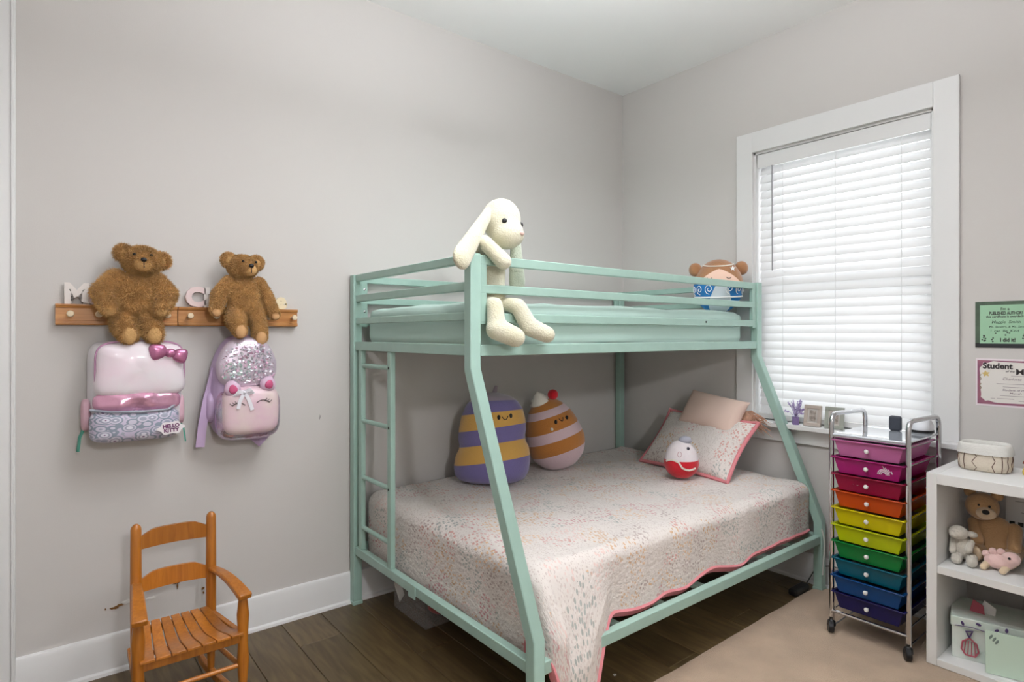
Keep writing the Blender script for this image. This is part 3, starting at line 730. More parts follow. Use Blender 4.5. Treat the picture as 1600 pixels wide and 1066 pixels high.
rb = Thing('rabbit_plush', 'cream long-eared plush rabbit hanging over the upper bunk corner', 'plush toy', (-1.90, -1.0, 1.46))
rabm = mat('cream_fur', (226, 222, 200), .95, bump=.5, bscale=170, sheen=.5, col2=(218, 212, 182), vscale=9); rabf = mat('cream_pile', (238, 234, 212), .95)
# head
RH = Vector((-1.865, -1.005, 1.762)); fd = Vector((.25, -.93, -.22)).normalized(); sd_ = fd.cross(Vector((0, 0, 1))).normalized()
bm = newbm(); ell(bm, RH+Vector((0, 0, .018)), (.076, .08, .082)); ell(bm, RH+fd*.036+sd_*.006+Vector((0, 0, -.032)), (.062, .066, .062)); ell(bm, RH+fd*.060+Vector((0, 0, -.036)), (.044, .042, .042))
h_ = softmesh('head', bm, rabm, rb, voxel=.008)
for s in (-1, 1):
    e = RH+fd*.05+sd_*(.052*s)+Vector((0, 0, .012)); rb.part('eye', ell(newbm(), e-fd*-.008, (.0105, .0105, .0105), u=12, v=8), black, h_)
nz = newbm(); ell(nz, RH+fd*.101+Vector((0, 0, -.022)), (.012, .008, .008)); rb.part('nose', nz, mat('pink_nose', (220, 186, 176), .9), h_)
def ear(p0, p1, w, t, side):
    bm = newbm(); limb(bm, p0, p1, w*.55, w); bmesh.ops.transform(bm, matrix=Matrix(), verts=bm.verts[:])
    c = (Vector(p0)+Vector(p1))/2; n = Vector(side).normalized()
    for v in bm.verts:
        d = (v.co-c).dot(n); v.co -= n*d*(1-t)
    return bm
e1 = softmesh('ear', ear((-1.935, -1.03, 1.795), (-2.108, -1.085, 1.605), .046, .5, (.35, -.9, .1)), rabm, rb, voxel=.007)
e2 = softmesh('ear', ear((-1.775, -.985, 1.735), (-1.762, -.975, 1.55), .052, .45, (.3, -.9, .0)), mat('mint_cream_fur', (200, 208, 186), .95, bump=.5, bscale=170, sheen=.4), rb, voxel=.007)
bm = newbm(); ell(bm, (-1.895, -.985, 1.57), (.058, .05, .10)); ell(bm, (-1.895, -.985, 1.50), (.062, .052, .06)); b_ = softmesh('torso', bm, rabm, rb, voxel=.008)
a1 = newbm(); limb(a1, (-1.93, -.995, 1.645), (-1.985, -1.06, 1.675), .026, .027); limb(a1, (-1.985, -1.06, 1.675), (-1.925, -1.098, 1.605), .028, .032)
o_ = softmesh('arm', a1, rabm, rb, voxel=.007)
a2 = newbm(); limb(a2, (-1.94, -.975, 1.64), (-2.02, -.985, 1.66), .024, .024); limb(a2, (-2.02, -.985, 1.655), (-2.03, -.995, 1.665), .024, .026)
o_ = softmesh('arm', a2, rabm, rb, voxel=.007)
for k, (p0, p1, p2, s) in enumerate((((-1.925, -1.0, 1.455), (-1.955, -1.085, 1.443), (-1.955, -1.098, 1.355), 1), ((-1.87, -1.0, 1.455), (-1.845, -1.085, 1.443), (-1.80, -1.098, 1.365), .88))):
    bm = newbm(); limb(bm, p0, p1, .028, .03); limb(bm, p1, p2, .031, .036)
    f0 = Vector(p2); limb(bm, f0, f0+Vector((.066, -.026, -.030)), .042*s, .038*s)
    l_ = softmesh('leg', bm, rabm, rb, voxel=.007)

# =================================================================== PEG RAILS, LETTERS, BEARS, BACKPACKS
def rack(x0, x1, pegs, label):
    T = Thing('peg_rail', label, 'peg rail', ((x0+x1)/2, 0, 1.372), 'wooden peg rails on the left wall')
    prof = [(0, 1.372), (-.030, 1.372), (-.034, 1.377), (-.034, 1.387), (-.030, 1.389), (-.030, 1.436), (-.034, 1.438), (-.038, 1.446), (-.038, 1.451), (0, 1.451)]
    bm = newbm(); A = [bm.verts.new((x0, y, z)) for y, z in prof]; B = [bm.verts.new((x1, y, z)) for y, z in prof]; n = len(prof)
    for i in range(n): bm.faces.new((A[i], A[(i+1) % n], B[(i+1) % n], B[i]))
    bm.faces.new(A[::-1]); bm.faces.new(B); T.part('board', bm, pine, angle=20)
    for px in pegs: T.part('peg', lathe(newbm(), [(.0055, 0), (.0055, .034), (.0115, .036), (.0125, .042), (.010, .048), (.003, .050)], M=WL(px, -.029, 1.413), n=14), knobw)
rack(-3.217, -2.814, (-3.173, -3.085, -2.98, -2.855), 'honey wood peg rail under the larger teddy bear')
rack(-2.811, -2.319, (-2.772, -2.672, -2.575, -2.458, -2.345), 'honey wood peg rail under the smaller teddy bear')
lw = mat('letter_white', (232, 224, 218), .6); lpk = mat('letter_pink', (236, 214, 212), .6); lcr = mat('letter_cream', (234, 220, 186), .6)
def letter(ch, x, size, m, label, off=.006):
    b_ = text_bm(ch, size, .007, off, Matrix()); zs = min(v.co.y for v in b_.verts)
    bmesh.ops.transform(b_, matrix=WL(x, -.017, 1.4515-zs), verts=b_.verts[:])
    solo('wooden_letter', b_, m, label, 'letter', (x, -.017, 1.4515), 'wooden name letters on the peg rails', bevel=.001)
letter('M', -3.193, .106, lw, 'white wooden letter M at the left end of the peg rail', .0045)
letter('a', -3.112, .095, lpk, 'pink wooden letter peeking out beside the larger teddy bear')
letter('C', -2.782, .108, lpk, 'pale pink wooden letter C left of the smaller teddy bear')
letter('h', -2.712, .108, lw, 'white wooden letter half hidden by the smaller teddy bear')
letter('e', -2.414, .095, lcr, 'cream wooden letter e right of the smaller teddy bear')

def bear(name, label, hc, hr, ears, tc, tr, arms, legs, nosep, base, seed, fl, padlegs, headrot=0):
    T = Thing(name, label, 'teddy bear', base, 'brown teddy bears on the peg rails')
    hc, tc = Vector(hc), Vector(tc)
    bm = newbm(); ell(bm, tc, tr); ell(bm, tc+Vector((0, 0, -tr[2]*.45)), (tr[0]*.98, tr[1]*1.02, tr[2]*.58)); t_ = softmesh('torso', bm, furm, T, voxel=.006); fur(t_, 11000, fl, furt, .5, .001, seed)
    bm = newbm(); ell(bm, hc, (hr, hr*.9, hr*.86)); ell(bm, (hc+Vector(nosep))/2+Vector((0, -.008, -.008)), (hr*.5, hr*.6, hr*.45)); h_ = softmesh('head', bm, furm, T, voxel=.006); fur(h_, 9000, fl*.9, furt, .2, .001, seed+1)
    np_ = Vector(nosep); T.part('muzzle', ell(newbm(), np_+Vector((0, .012, -.012)), (hr*.46, .026, hr*.40)), furl, h_)
    T.part('nose', ell(newbm(), np_+Vector((0, -.015, .004)), (.011, .008, .0085), u=10, v=8), black, h_)
    T.part('mouth', tube(newbm(), [np_+Vector((0, -.015, .0)), np_+Vector((.001, -.013, -.026))], .0018, 5), ink, h_)
    for s in (-1, 1): T.part('eye', ell(newbm(), np_+Vector((s*hr*.42, .012, hr*.38)), (.0055, .005, .0055), u=8, v=6), black, h_)
    for k, e in enumerate(ears):
        bm = newbm(); ell(bm, e, (.034, .017, .035)); eo = T.part('ear', bm, furm, h_); fur(eo, 1800, fl*.8, furt, .1, .001, seed+2+k)
        T.part('inner_ear', ell(newbm(), Vector(e)+Vector((0, -.009, -.002)), (.018, .010, .020)), furl, eo)
    for k, ch in enumerate(arms):
        bm = newbm()
        for i in range(len(ch)-1): limb(bm, ch[i][:3], ch[i+1][:3], ch[i][3], ch[i+1][3])
        ao = softmesh('arm', bm, furm, T, voxel=.006); fur(ao, 6000, fl, furt, .5, .001, seed+5+k)
        T.part('paw_pad', ell(newbm(), Vector(ch[-1][:3])+Vector((0, -.014, -.008)), (ch[-1][3]*.72, ch[-1][3]*.5, ch[-1][3]*.75)), paw_m if padlegs else furl, ao)
    for k, ch in enumerate(legs):
        bm = newbm()
        for i in range(len(ch)-1): limb(bm, ch[i][:3], ch[i+1][:3], ch[i][3], ch[i+1][3])
        lo2 = softmesh('leg', bm, furm, T, voxel=.006); fur(lo2, 6000, fl, furt, .5, .001, seed+9+k)
        f = Vector(ch[-1][:3]); T.part('foot_pad', ell(newbm(), f+Vector((0, -ch[-1][3]*.62, -.004)), (ch[-1][3]*.72, ch[-1][3]*.5, ch[-1][3]*.95)), paw_m if padlegs else furl, lo2)
    return T
bear('teddy_bear', 'larger plump brown teddy bear sitting on the left peg rail', (-2.948, -.105, 1.622), .067, ((-3.008, -.095, 1.650), (-2.880, -.095, 1.630)), (-2.975, -.102, 1.490), (.072, .056, .085),
     ([(-3.035, -.10, 1.552, .034), (-3.075, -.115, 1.495, .040), (-3.058, -.15, 1.435, .030)], [(-2.905, -.10, 1.552, .034), (-2.866, -.115, 1.495, .040), (-2.892, -.155, 1.435, .031)]),
     ([(-3.012, -.10, 1.42, .042), (-3.012, -.135, 1.365, .042), (-2.998, -.155, 1.335, .034)], [(-2.935, -.10, 1.42, .042), (-2.925, -.135, 1.365, .042), (-2.915, -.155, 1.335, .034)]),
     (-2.952, -.172, 1.617), (-2.97, -.05, 1.3), 11, .013, False)
bear('teddy_bear', 'slimmer brown teddy bear with tan pads on the right peg rail', (-2.578, -.105, 1.625), .062, ((-2.632, -.10, 1.652), (-2.520, -.10, 1.648)), (-2.570, -.102, 1.505), (.066, .052, .085),
     ([(-2.630, -.10, 1.560, .028), (-2.672, -.115, 1.50, .033), (-2.690, -.135, 1.435, .024)], [(-2.510, -.10, 1.560, .028), (-2.478, -.10, 1.50, .030), (-2.446, -.11, 1.425, .024)]),
     ([(-2.606, -.10, 1.43, .042), (-2.615, -.145, 1.39, .040), (-2.604, -.165, 1.352, .030)], [(-2.530, -.10, 1.44, .038), (-2.515, -.125, 1.37, .034), (-2.515, -.135, 1.325, .032)]),
     (-2.562, -.167, 1.622), (-2.57, -.05, 1.3), 41, .008, True)

# backpack with white flap
b1_ = Thing('backpack', 'white and pink children backpack with rainbow print pocket on the left peg rail', 'backpack', (-2.97, -.03, .93))
pearl = mat('pearl_white', (234, 228, 232), .32, coat=.2, col2=(236, 216, 226), vscale=7); pinkfoil = mat('pink_foil', (226, 170, 196), .16, metal=.55, bump=.35, bscale=22)
greyp = mat('grey_trim', (150, 156, 166), .5); plum = mat('plum_print', (112, 50, 100), .5); scm = scallop('rainbow_print')
b1_.part('back_panel', puff(newbm(), .318, .385, .115, 7, 5, WL(-2.962, -.032, 1.118)), mat('bag_white', (226, 222, 226), .5), angle=80)
def topshape(x, y): return (x*(1+.10*max(0, -y)/.1), y+(.004*math.cos(x*40) if y > 0 else 0))
b1_.part('front_flap', puff(newbm(), .292, .215, .042, 4.5, 4, WL(-2.955, -.135, 1.200), out=topshape, wr=.006), pearl, angle=80)
b1_.part('flap_piping', tube(newbm(), [Vector((-2.955, -.140, 1.200))+Vector((math.copysign(abs(math.cos(a))**(2/4.5), math.cos(a))*.147, 0, math.copysign(abs(math.sin(a))**(2/4.5), math.sin(a))*.109)) for a in [2*pi*i/48 for i in range(48)]], .0035, 6, closed=True), mat('mauve_piping', (176, 130, 160), .5))
b1_.part('foil_fold', puff(newbm(), .290, .080, .044, 3.4, 3.5, WL(-2.965, -.132, 1.078, -1), wr=.022, rings=14, seg=70), pinkfoil, angle=60)
b1_.part('zipper', tube(newbm(), [(-3.118, -.142, 1.055), (-3.06, -.178, 1.047), (-2.96, -.186, 1.041), (-2.87, -.178, 1.043), (-2.832, -.142, 1.062)], .005, 6), greyp)
b1_.part('front_pocket', puff(newbm(), .296, .125, .062, 5, 4, WL(-2.972, -.125, .988), wr=.006, rings=9), scm, angle=80)
pmesh = mat('pink_mesh', (214, 176, 188), .8); teal = mat('teal_webbing', (86, 168, 148), .7)
for s, cx in ((-1, -3.132), (1, -2.806)):
    b1_.part('side_pocket', puff(newbm(), .032, .12, .045, 4, 3, WL(cx-s*.006, -.06, 1.03)), pmesh, angle=80)
    b1_.part('strap', sweep(newbm(), [(cx-s*.01, -.045, 1.0), (cx+s*.012, -.05, .945), (cx+s*.018, -.055, .892)], rect(.024, .004)), teal)
b1_.part('hang_loop', tube(newbm(), [(-2.995, -.07, 1.30), (-2.985, -.07, 1.40), (-2.975, -.07, 1.421), (-2.965, -.07, 1.40), (-2.955, -.07, 1.30)], .004, 6), greyp)
bow = mat('metallic_mauve', (190, 118, 156), .22, metal=.5)
bo = b1_.part('bow', puff(newbm(), .040, .034, .014, 2.4, 2.5, WL(-2.862, -.178, 1.263)), bow, angle=80)
b1_.part('bow_loop', puff(newbm(), .060, .078, .016, 3, 2.5, WL(-2.903, -.176, 1.270, 12), out=lambda x, y: (x, y*(.75-x*10*.6))), bow, bo, angle=80)
b1_.part('bow_loop', puff(newbm(), .052, .072, .016, 3, 2.5, WL(-2.828, -.174, 1.252, -14), out=lambda x, y: (x, y*(.75+x*10*.6))), bow, bo, angle=80)
cl = newbm(); prism(cl, [(.044*math.cos(a)*(1+.10*math.cos(6*a)), .024*math.sin(a)*(1+.12*math.cos(6*a))) for a in [2*pi*i/60 for i in range(60)]], .004, WL(-2.862, -.1925, .972, 4))
ba = b1_.part('cloud_patch', cl, mat('patch_white', (236, 230, 232), .6), label='white cloud patch reading HELLO KITTY')
b1_.part('patch_text', text_bm('HELLO', .019, .0006, .0009, WL(-2.862, -.1972, .974, 4), 'CENTER'), plum, ba)
b1_.part('patch_text', text_bm('KITTY', .019, .0006, .0009, WL(-2.861, -.1972, .957, 4), 'CENTER'), plum, ba)

# sequinned backpack
b2_ = Thing('backpack', 'small lilac sequin backpack with sleepy cat face pocket on the right peg rail', 'backpack', (-2.57, -.03, .88))
lilac = mat('lilac_fabric', (196, 172, 206), .45); holo = mat('holo_silver', (206, 206, 220), .15, metal=.8, col2=(214, 176, 206), vscale=18, bump=.5, bscale=40)
def arch(x, y): return (x*(1-.28*max(0, y/.2)**1.6), y)
b2_.part('body', puff(newbm(), .272, .45, .118, 3.6, 4, WL(-2.565, -.03, 1.108), out=arch), lilac, angle=80)
sqb = newbm(); rng = random.Random(5)
b2_.part('sequin_backing', puff(newbm(), .245, .215, .035, 3.2, 3.5, WL(-2.568, -.135, 1.215), out=lambda x, y: (x*(1-.25*max(0, y/.1)), y)), mat('sequin_base', (214, 200, 214), .3, metal=.4), angle=80)
sq_m = []
for k, c in enumerate(((236, 234, 240), (226, 184, 208), (202, 230, 222), (196, 196, 206))): sq_m.append(mat('sequin_%d' % k, c, .2, metal=.45))
for k in range(4):
    sqb = newbm()
    for i in range(190):
        u, v = rng.uniform(-1, 1), rng.uniform(-1, 1); x = u*.112*(1-.25*max(0, v)); z = v*.095
        if abs(u)**3+abs(v)**3 > .95: continue
        if k == 1 and x < .0 and rng.random() < .6: continue
        if k == 2 and (x > 0 or v > .1): continue
        d = .034*(1-(max(abs(u), abs(v)))**3.5)**.45
        c = Vector((-2.568+x, -.138-d, 1.215+z)); rot = Matrix.Rotation(rng.uniform(-.8, .8), 4, 'Z') @ Matrix.Rotation(rng.uniform(-.8, .8), 4, 'X')
        bmesh.ops.create_circle(sqb, cap_ends=True, segments=6, radius=.0058, matrix=Matrix.Translation(c) @ rot @ Matrix.Rotation(R(90), 4, 'X'))
    b2_.part('sequins', sqb, sq_m[k], kind='stuff')
b2_.part('holo_rim', puff(newbm(), .262, .225, .05, 4, 5, WL(-2.560, -.125, .998), wr=.004), holo, angle=80)
fo = b2_.part('cat_pocket', puff(newbm(), .232, .205, .04, 4.5, 4, WL(-2.558, -.152, 1.012), wr=.005), mat('satin_champagne', (226, 208, 204), .35, col2=(222, 190, 202), vscale=9), angle=80)
for s, (cx, cz, ro) in ((-1, (-2.636, 1.112, 16)), (1, (-2.492, 1.125, -20))):
    ea = b2_.part('cat_ear', puff(newbm(), .066, .056, .02, 2.6, 2.5, WL(cx, -.172, cz, ro), out=lambda x, y: (x*(1-max(0, y)*14), y*1.15)), mat('lilac_plush', (214, 184, 206), .8), fo, angle=80)
    b2_.part('inner_ear', puff(newbm(), .034, .034, .008, 2.6, 2.5, WL(cx, -.190, cz-.003, ro), out=lambda x, y: (x*(1-max(0, y)*22), y*1.1)), mat('rose_fabric', (196, 84, 126), .6), ea, angle=80)
rbm = mat('ribbon_white', (232, 230, 238), .4); yb2 = -.196
bo = b2_.part('ribbon_bow', ell(newbm(), (-2.594, yb2, 1.093), (.007, .006, .007), u=10, v=8), rbm, fo)
for p in ([(-2.594, yb2, 1.094), (-2.618, yb2-.008, 1.098), (-2.632, yb2-.002, 1.083), (-2.612, yb2, 1.088)], [(-2.594, yb2, 1.094), (-2.572, yb2-.008, 1.106), (-2.560, yb2-.002, 1.092), (-2.58, yb2, 1.09)], [(-2.596, yb2, 1.092), (-2.612, yb2, 1.055), (-2.618, yb2, 1.026)], [(-2.592, yb2, 1.092), (-2.575, yb2, 1.06), (-2.562, yb2, 1.018)]):
    b2_.part('ribbon', sweep(newbm(), p, rect(.0015, .015)), rbm, bo)
for x0, x1, zc in ((-2.640, -2.590, 1.040), (-2.545, -2.492, 1.046)):
    b2_.part('closed_eye', tube(newbm(), [(x0+(x1-x0)*t, -.194, zc+.012*math.sin(pi*t)*(1)) for t in [i/8 for i in range(9)]], .0017, 5), ink, fo)
    for q in range(3):
        s = -1 if x0 < -2.6 else 1; xx = x0+.002*q if s < 0 else x1-.002*q; xx += -s*.008*q
        b2_.part('eyelash', tube(newbm(), [(xx, -.194, zc+.003*q), (xx+s*.010, -.194, zc+.010+.004*q)], .0012, 4), ink, fo)
for p in ([(-2.675, -.06, 1.19), (-2.712, -.075, 1.05), (-2.728, -.07, .95), (-2.735, -.06, .862)], [(-2.47, -.06, .95), (-2.472, -.07, .89), (-2.50, -.075, .862), (-2.53, -.06, .89)]):
    b2_.part('strap', sweep(newbm(), p, rect(.034, .008)), lilac)
b2_.part('grab_loop', sweep(newbm(), [(-2.59, -.07, 1.31), (-2.588, -.07, 1.36), (-2.575, -.07, 1.426), (-2.562, -.07, 1.36), (-2.556, -.07, 1.31)], rect(.016, .004)), mat('pink_web', (222, 176, 196), .6))
b2_.part('side_pocket', puff(newbm(), .06, .14, .055, 4, 3, WL(-2.69, -.04, 1.03)), lilac, angle=80)

# =================================================================== ROCKING CHAIR
ch = Thing('rocking_chair', 'small golden wood child rocking chair in front of the left wall', 'rocking chair', (-2.86, -.42, 0))
bxl, bxr, fxl, fxr, cyb, cyf = -2.990, -2.742, -3.012, -2.690, -.30, -.555
def turned(p, q, prof, n=14):
    p, q = Vector(p), Vector(q); d = q-p; L = d.length; s, u = frame_of(d.normalized())
    M = Matrix(((s.x, u.x, d.x/L, p.x), (s.y, u.y, d.y/L, p.y), (s.z, u.z, d.z/L, p.z), (0, 0, 0, 1)))
    return lathe(newbm(), [(r, t*L) for t, r in prof], n=n, M=M)
def rock_z(y): return .012+.10*((y+.43)/.36)**2*.55       # rocker underside
for x, tilt in ((bxl, -.004), (bxr, .004)):
    ch.part('back_post', turned((x, cyb, rock_z(cyb)+.018), (x+tilt*0, cyb+.0, .648), [(0, .012), (.12, .015), (.3, .018), (.6, .019), (.97, .0175), (.985, .015), (1, .006)]), chairwood)
for x in (fxl, fxr):
    ch.part('front_leg', turned((x, cyf, rock_z(cyf)+.018), (x, cyf, .402), [(0, .012), (.15, .015), (.35, .021), (.5, .0175), (.62, .0175), (.8, .021), (.92, .0165), (1, .013)]), chairwood)
def slat_back(z, h, arch):
    bm = newbm(); n = 14; rows = []
    for i in range(n+1):
        t = i/n; x = bxl+(bxr-bxl)*t; bow_ = .022*math.sin(pi*t); e = math.sin(pi*t)
        zt = z+h+arch*min(1, e*1.5)-arch
        rows.append([bm.verts.new((x, cyb+bow_-dy, zz)) for dy, zz in ((-.006, z), (.006, z), (.006, zt), (-.006, zt))])
    for i in range(n):
        for j in range(4): bm.faces.new((rows[i][j], rows[i][(j+1) % 4], rows[i+1][(j+1) % 4], rows[i+1][j]))
    bm.faces.new(rows[0][::-1]); bm.faces.new(rows[-1]); return bm
ch.part('back_slat', slat_back(.553, .066, .028), chairwood)
ch.part('back_slat', slat_back(.396, .066, .028), chairwood)
NSL = 7; y0, y1 = cyb-.004, cyf-.028
for k in range(NSL):
    bm = newbm(); rows = []; n = 12
    for i in range(n+1):
        t = i/n; y = y0+(y1-y0)*t; xl = (bxl-.0)+(fxl-bxl)*t+.012*(1-t); xr = bxr+(fxr-bxr)*t-.012*(1-t); w = (xr-xl)/NSL
        a, b = xl+w*k+.0018, xl+w*(k+1)-.0018
        z = .284-.014*t+.010*math.cos(2*pi*(t*.95))-.006
        rows.append([bm.verts.new(p) for p in ((a, y, z-.010), (b, y, z-.010), (b, y, z), (a, y, z))])
    for i in range(n):
        for j in range(4): bm.faces.new((rows[i][j], rows[i][(j+1) % 4], rows[i+1][(j+1) % 4], rows[i+1][j]))
    bm.faces.new(rows[0][::-1]); bm.faces.new(rows[-1]); ch.part('seat_slat', bm, chairwood, bevel=.002)
ch.part('seat_rail', bx(fxl+.012, fxr-.012, cyf-.012, cyf+.008, .232, .262), chairwood, bevel=.003)
ch.part('seat_rail', bx(bxl+.012, bxr-.012, cyb-.008, cyb+.010, .240, .268), chairwood, bevel=.003)
for xa, xb in ((bxl, fxl), (bxr, fxr)):
    ch.part('seat_rail', bar(newbm(), (xa, cyb, .255), (xb, cyf, .248), .018, .028), chairwood, bevel=.002)
    ch.part('arm_rest', sweep(newbm(), [(xa+(xb-xa)*t, cyb-.01+(cyf-.038-cyb+.01)*t, .432+.010*math.sin(pi*t)-.030*t*t) for t in [i/10 for i in range(11)]], rect(.040, .019), scale=[.75+.42*(i/10) for i in range(11)]), chairwood, bevel=.005)
    ch.part('stretcher', tube(newbm(), [(xa, cyb, .150), (xb, cyf, .135)], .009, 10), chairwood)
    pts = [(xa+(xb-xa)*min(1.2, max(-.3, (y-cyb)/(cyf-cyb))), y, rock_z(y)+.010) for y in [-.05-.74*i/18 for i in range(19)]]
    ch.part('rocker', sweep(newbm(), pts, rect(.018, .032)), chairwood, bevel=.003)
ch.part('stretcher', tube(newbm(), [(fxl, cyf, .150), (fxr, cyf, .150)], .0085, 10), chairwood)
ch.part('stretcher', tube(newbm(), [(bxl, cyb, .165), (bxr, cyb, .165)], .0085, 10), chairwood)

# =================================================================== DRAWER CART
cx0, cx1, cy0, cy1 = -.50, -.135, -1.645, -1.945
ct = Thing('drawer_cart', 'rolling chrome cart with ten rainbow plastic drawers', 'drawer cart', ((cx0+cx1)/2, (cy0+cy1)/2, 0))
for y in (cy0, cy1):
    ct.part('side_tube', tube(newbm(), arc_pts([(cx0+.004, y, .062), (cx0, y, .982), (cx1, y, .972), (cx1, y, .062)], .05), .0105, 12), chrome)
    for k in range(12): ct.part('drawer_runner', tube(newbm(), [(cx0+.008, y+(-.012 if y == cy0 else .012), .866-k*.0745), (cx1-.006, y+(-.012 if y == cy0 else .012), .866-k*.0745)], .0035, 6), chrome)
for x in (cx0, cx1): ct.part('cross_bar', tube(newbm(), [(x, cy0, .108), (x, cy1, .108)], .007, 8), chrome)
ct.part('cross_bar', tube(newbm(), [(cx0, cy0, .884), (cx0, cy1, .884)], .006, 8), chrome)
ct.part('top_tray', bx(cx0-.006, cx1+.01, cy0+.002, cy1-.002, .889, .897), mat('tray_glossy', (214, 220, 228), .06, coat=1, spec=.8), bevel=.003)
for x in (cx0, cx1):
    for y in (cy0, cy1):
        bm = newbm(); bmesh.ops.create_cone(bm, cap_ends=True, segments=20, radius1=.025, radius2=.025, depth=.022, matrix=Matrix.Translation((x-.008, y, .0375)) @ Matrix.Rotation(R(35), 4, 'Z') @ Matrix.Rotation(R(90), 4, 'X'))
        wc = ct.part('caster', bm, black, bevel=.003)
        ct.part('caster_stem', lathe(newbm(), [(.018, .042), (.016, .060), (.008, .068), (.008, .078)], (x, y, 0), n=12), black, wc)
DC = [(206, 118, 172), (178, 28, 120), (160, 10, 62), (214, 84, 22), (222, 208, 10), (200, 212, 14), (14, 138, 62), (0, 100, 124), (4, 74, 140), (26, 24, 92)]
def drawer(k):
    zt = .872-k*.0745; h = .069; m = translucent('drawer_plastic_%d' % k, DC[k], .22, .3)
    pull = (.006, .012, .01, .004, .008, .01, .006, .008, .016, .006)[k]
    x0, x1 = cx0-pull-.004, cx1-.02-pull; ya, yb_ = cy0-.016, cy1+.016; tp = .018; t = .003
    def shell(bm, o):
        top = [(x0+o, ya-o), (x1-o, ya-o), (x1-o, yb_+o), (x0+o, yb_+o)]; bt_ = [(x0+tp*.55+o, ya-tp-o), (x1-tp-o, ya-tp-o), (x1-tp-o, yb_+tp+o), (x0+tp*.55+o, yb_+tp+o)]
        T_ = [bm.verts.new((a, b, zt)) for a, b in top]; B_ = [bm.verts.new((a, b, zt-h+(o > 0)*t)) for a, b in bt_]
        for i in range(4): j = (i+1) % 4; bm.faces.new((T_[i], T_[j], B_[j], B_[i]))
        bm.faces.new(B_); return T_
    bm = newbm(); A = shell(bm, 0); B = shell(bm, t)
    for i in range(4): j = (i+1) % 4; bm.faces.new((A[i], A[j], B[j], B[i]))
    d = ct.part('drawer', bm, m, bevel=.0025)
    r = newbm()
    for a in ((x0-.005, x1, ya, ya+.010), (x0-.005, x1, yb_-.010, yb_), (x0-.009, x0+.001, ya+.010, yb_-.010)): box(r, *a, zt-.003, zt+.002)
    ct.part('rim', r, m, d, bevel=.001)
    M = Matrix.Translation((x0+.005, (cy0+cy1)/2, zt-.034)) @ Matrix.Rotation(R(-90), 4, 'Y')
    ct.part('knob', lathe(newbm(), [(.004, 0), (.004, .008), (.008, .011), (.0095, .016), (.007, .021), (.002, .023)], M=M, n=14), mat('pearl_knob', (226, 224, 222), .25), d)
    if k < 9:      # drawer contents seen through the plastic rim
        ct.part('contents', bx(x0+.03, x1-.04, ya-.035, yb_+.035, zt-h+.006, zt-.030), mat('clutter_%d' % (k % 3), ((90, 80, 84), (150, 140, 136), (70, 84, 96))[k % 3], .8), d)
    return d, x0, zt, tp, h
for k in range(10):
    d, x0, zt, tp, h = drawer(k)
    if k == 1:
        sw = mat('sticker_white', (236, 226, 236), .5)
        for q in range(3): ct.part('rainbow_sticker', tube(newbm(), [(x0+.0045, -1.858-(.022-q*.006)*math.cos(a), zt-.047+(.022-q*.006)*math.sin(a)) for a in [pi*i/10 for i in range(11)]], .0018, 5), sw, d)
        ct.part('sticker_script', tube(newbm(), [(x0+.003, -1.853-.0032*q, zt-.013-.0019*q+.005*math.sin(q*1.9)) for q in range(13)], .0016, 4), sw, d)
    if k == 2:
        for q in range(4): ct.part('heart_sticker', tube(newbm(), [(x0+.006, -1.705-q*.017+.004*math.cos(a), zt-.028-q*.002+.004*math.sin(a)) for a in [2*pi*i/8 for i in range(8)]], .001, 4, closed=True), sw, d)
# on the cart
solo('small_speaker', mattress(-.225, -.195, -1.775, -1.825, .897, .965, .012, 0, 1), mat('charcoal_cloth', (52, 56, 66), .6), 'small charcoal square device standing on the cart top', 'speaker', (-.21, -1.8, .897), angle=80)
solo('pencil_tray', bx(-.19, -.15, -1.835, -1.905, .8972, .909), mat('pewter', (128, 132, 136), .4), 'flat grey case lying on the cart top', 'case', (-.17, -1.87, .897), bevel=.004)
bm = newbm(); lathe(bm, [(.036, 0), (.044, .014), (.044, .04), (.034, .062), (.012, .074), (.002, .076)], (-.205, -1.902, .8972)); so = Thing('round_diffuser', 'white domed gadget at the back corner of the cart top', 'gadget', (-.205, -1.902, .897)); so.part('dome', bm, mat('gadget_white', (226, 228, 232), .3)); so.part('dark_band', lathe(newbm(), [(.0455, .006), (.0458, .012), (.0455, .018)], (-.205, -1.902, .8972), caps=False), black)

# =================================================================== WINDOW SILL THINGS
lv = Thing('lavender_bunch', 'small bunch of artificial lavender in a glass on the window sill', 'flowers', (-.045, -1.262, WZ0))
lv.part('glass_pot', lathe(newbm(), [(.016, 0), (.019, .01), (.017, .035), (.02, .042)], (-.045, -1.262, WZ0), n=16), mat('violet_glass', (140, 120, 170), .2))
rnd = random.Random(8); gm = mat('lavender', (150, 130, 190), .8, col2=(196, 186, 214), vscale=60); stems = newbm()
for i in range(30):
    a, r_ = rnd.uniform(0, 2*pi), rnd.uniform(.015, .065); tip = Vector((-.045+r_*.55*math.cos(a), -1.262+r_*math.sin(a), WZ0+.06+rnd.random()*.075)); b0_ = Vector((-.045, -1.262, WZ0+.035))
    mid = (b0_+tip)/2+Vector((0, 0, .012)); lv.part('stem', tube(newbm(), [b0_, mid, tip], .0012, 4), gm)
    fb = newbm(); 
    for q in range(5): ell(fb, mid.lerp(tip, .3+q*.17)+Vector((rnd.uniform(-.003, .003),)*3), (.0035, .0035, .005), u=6, v=4)
    lv.part('blossom', fb, gm)
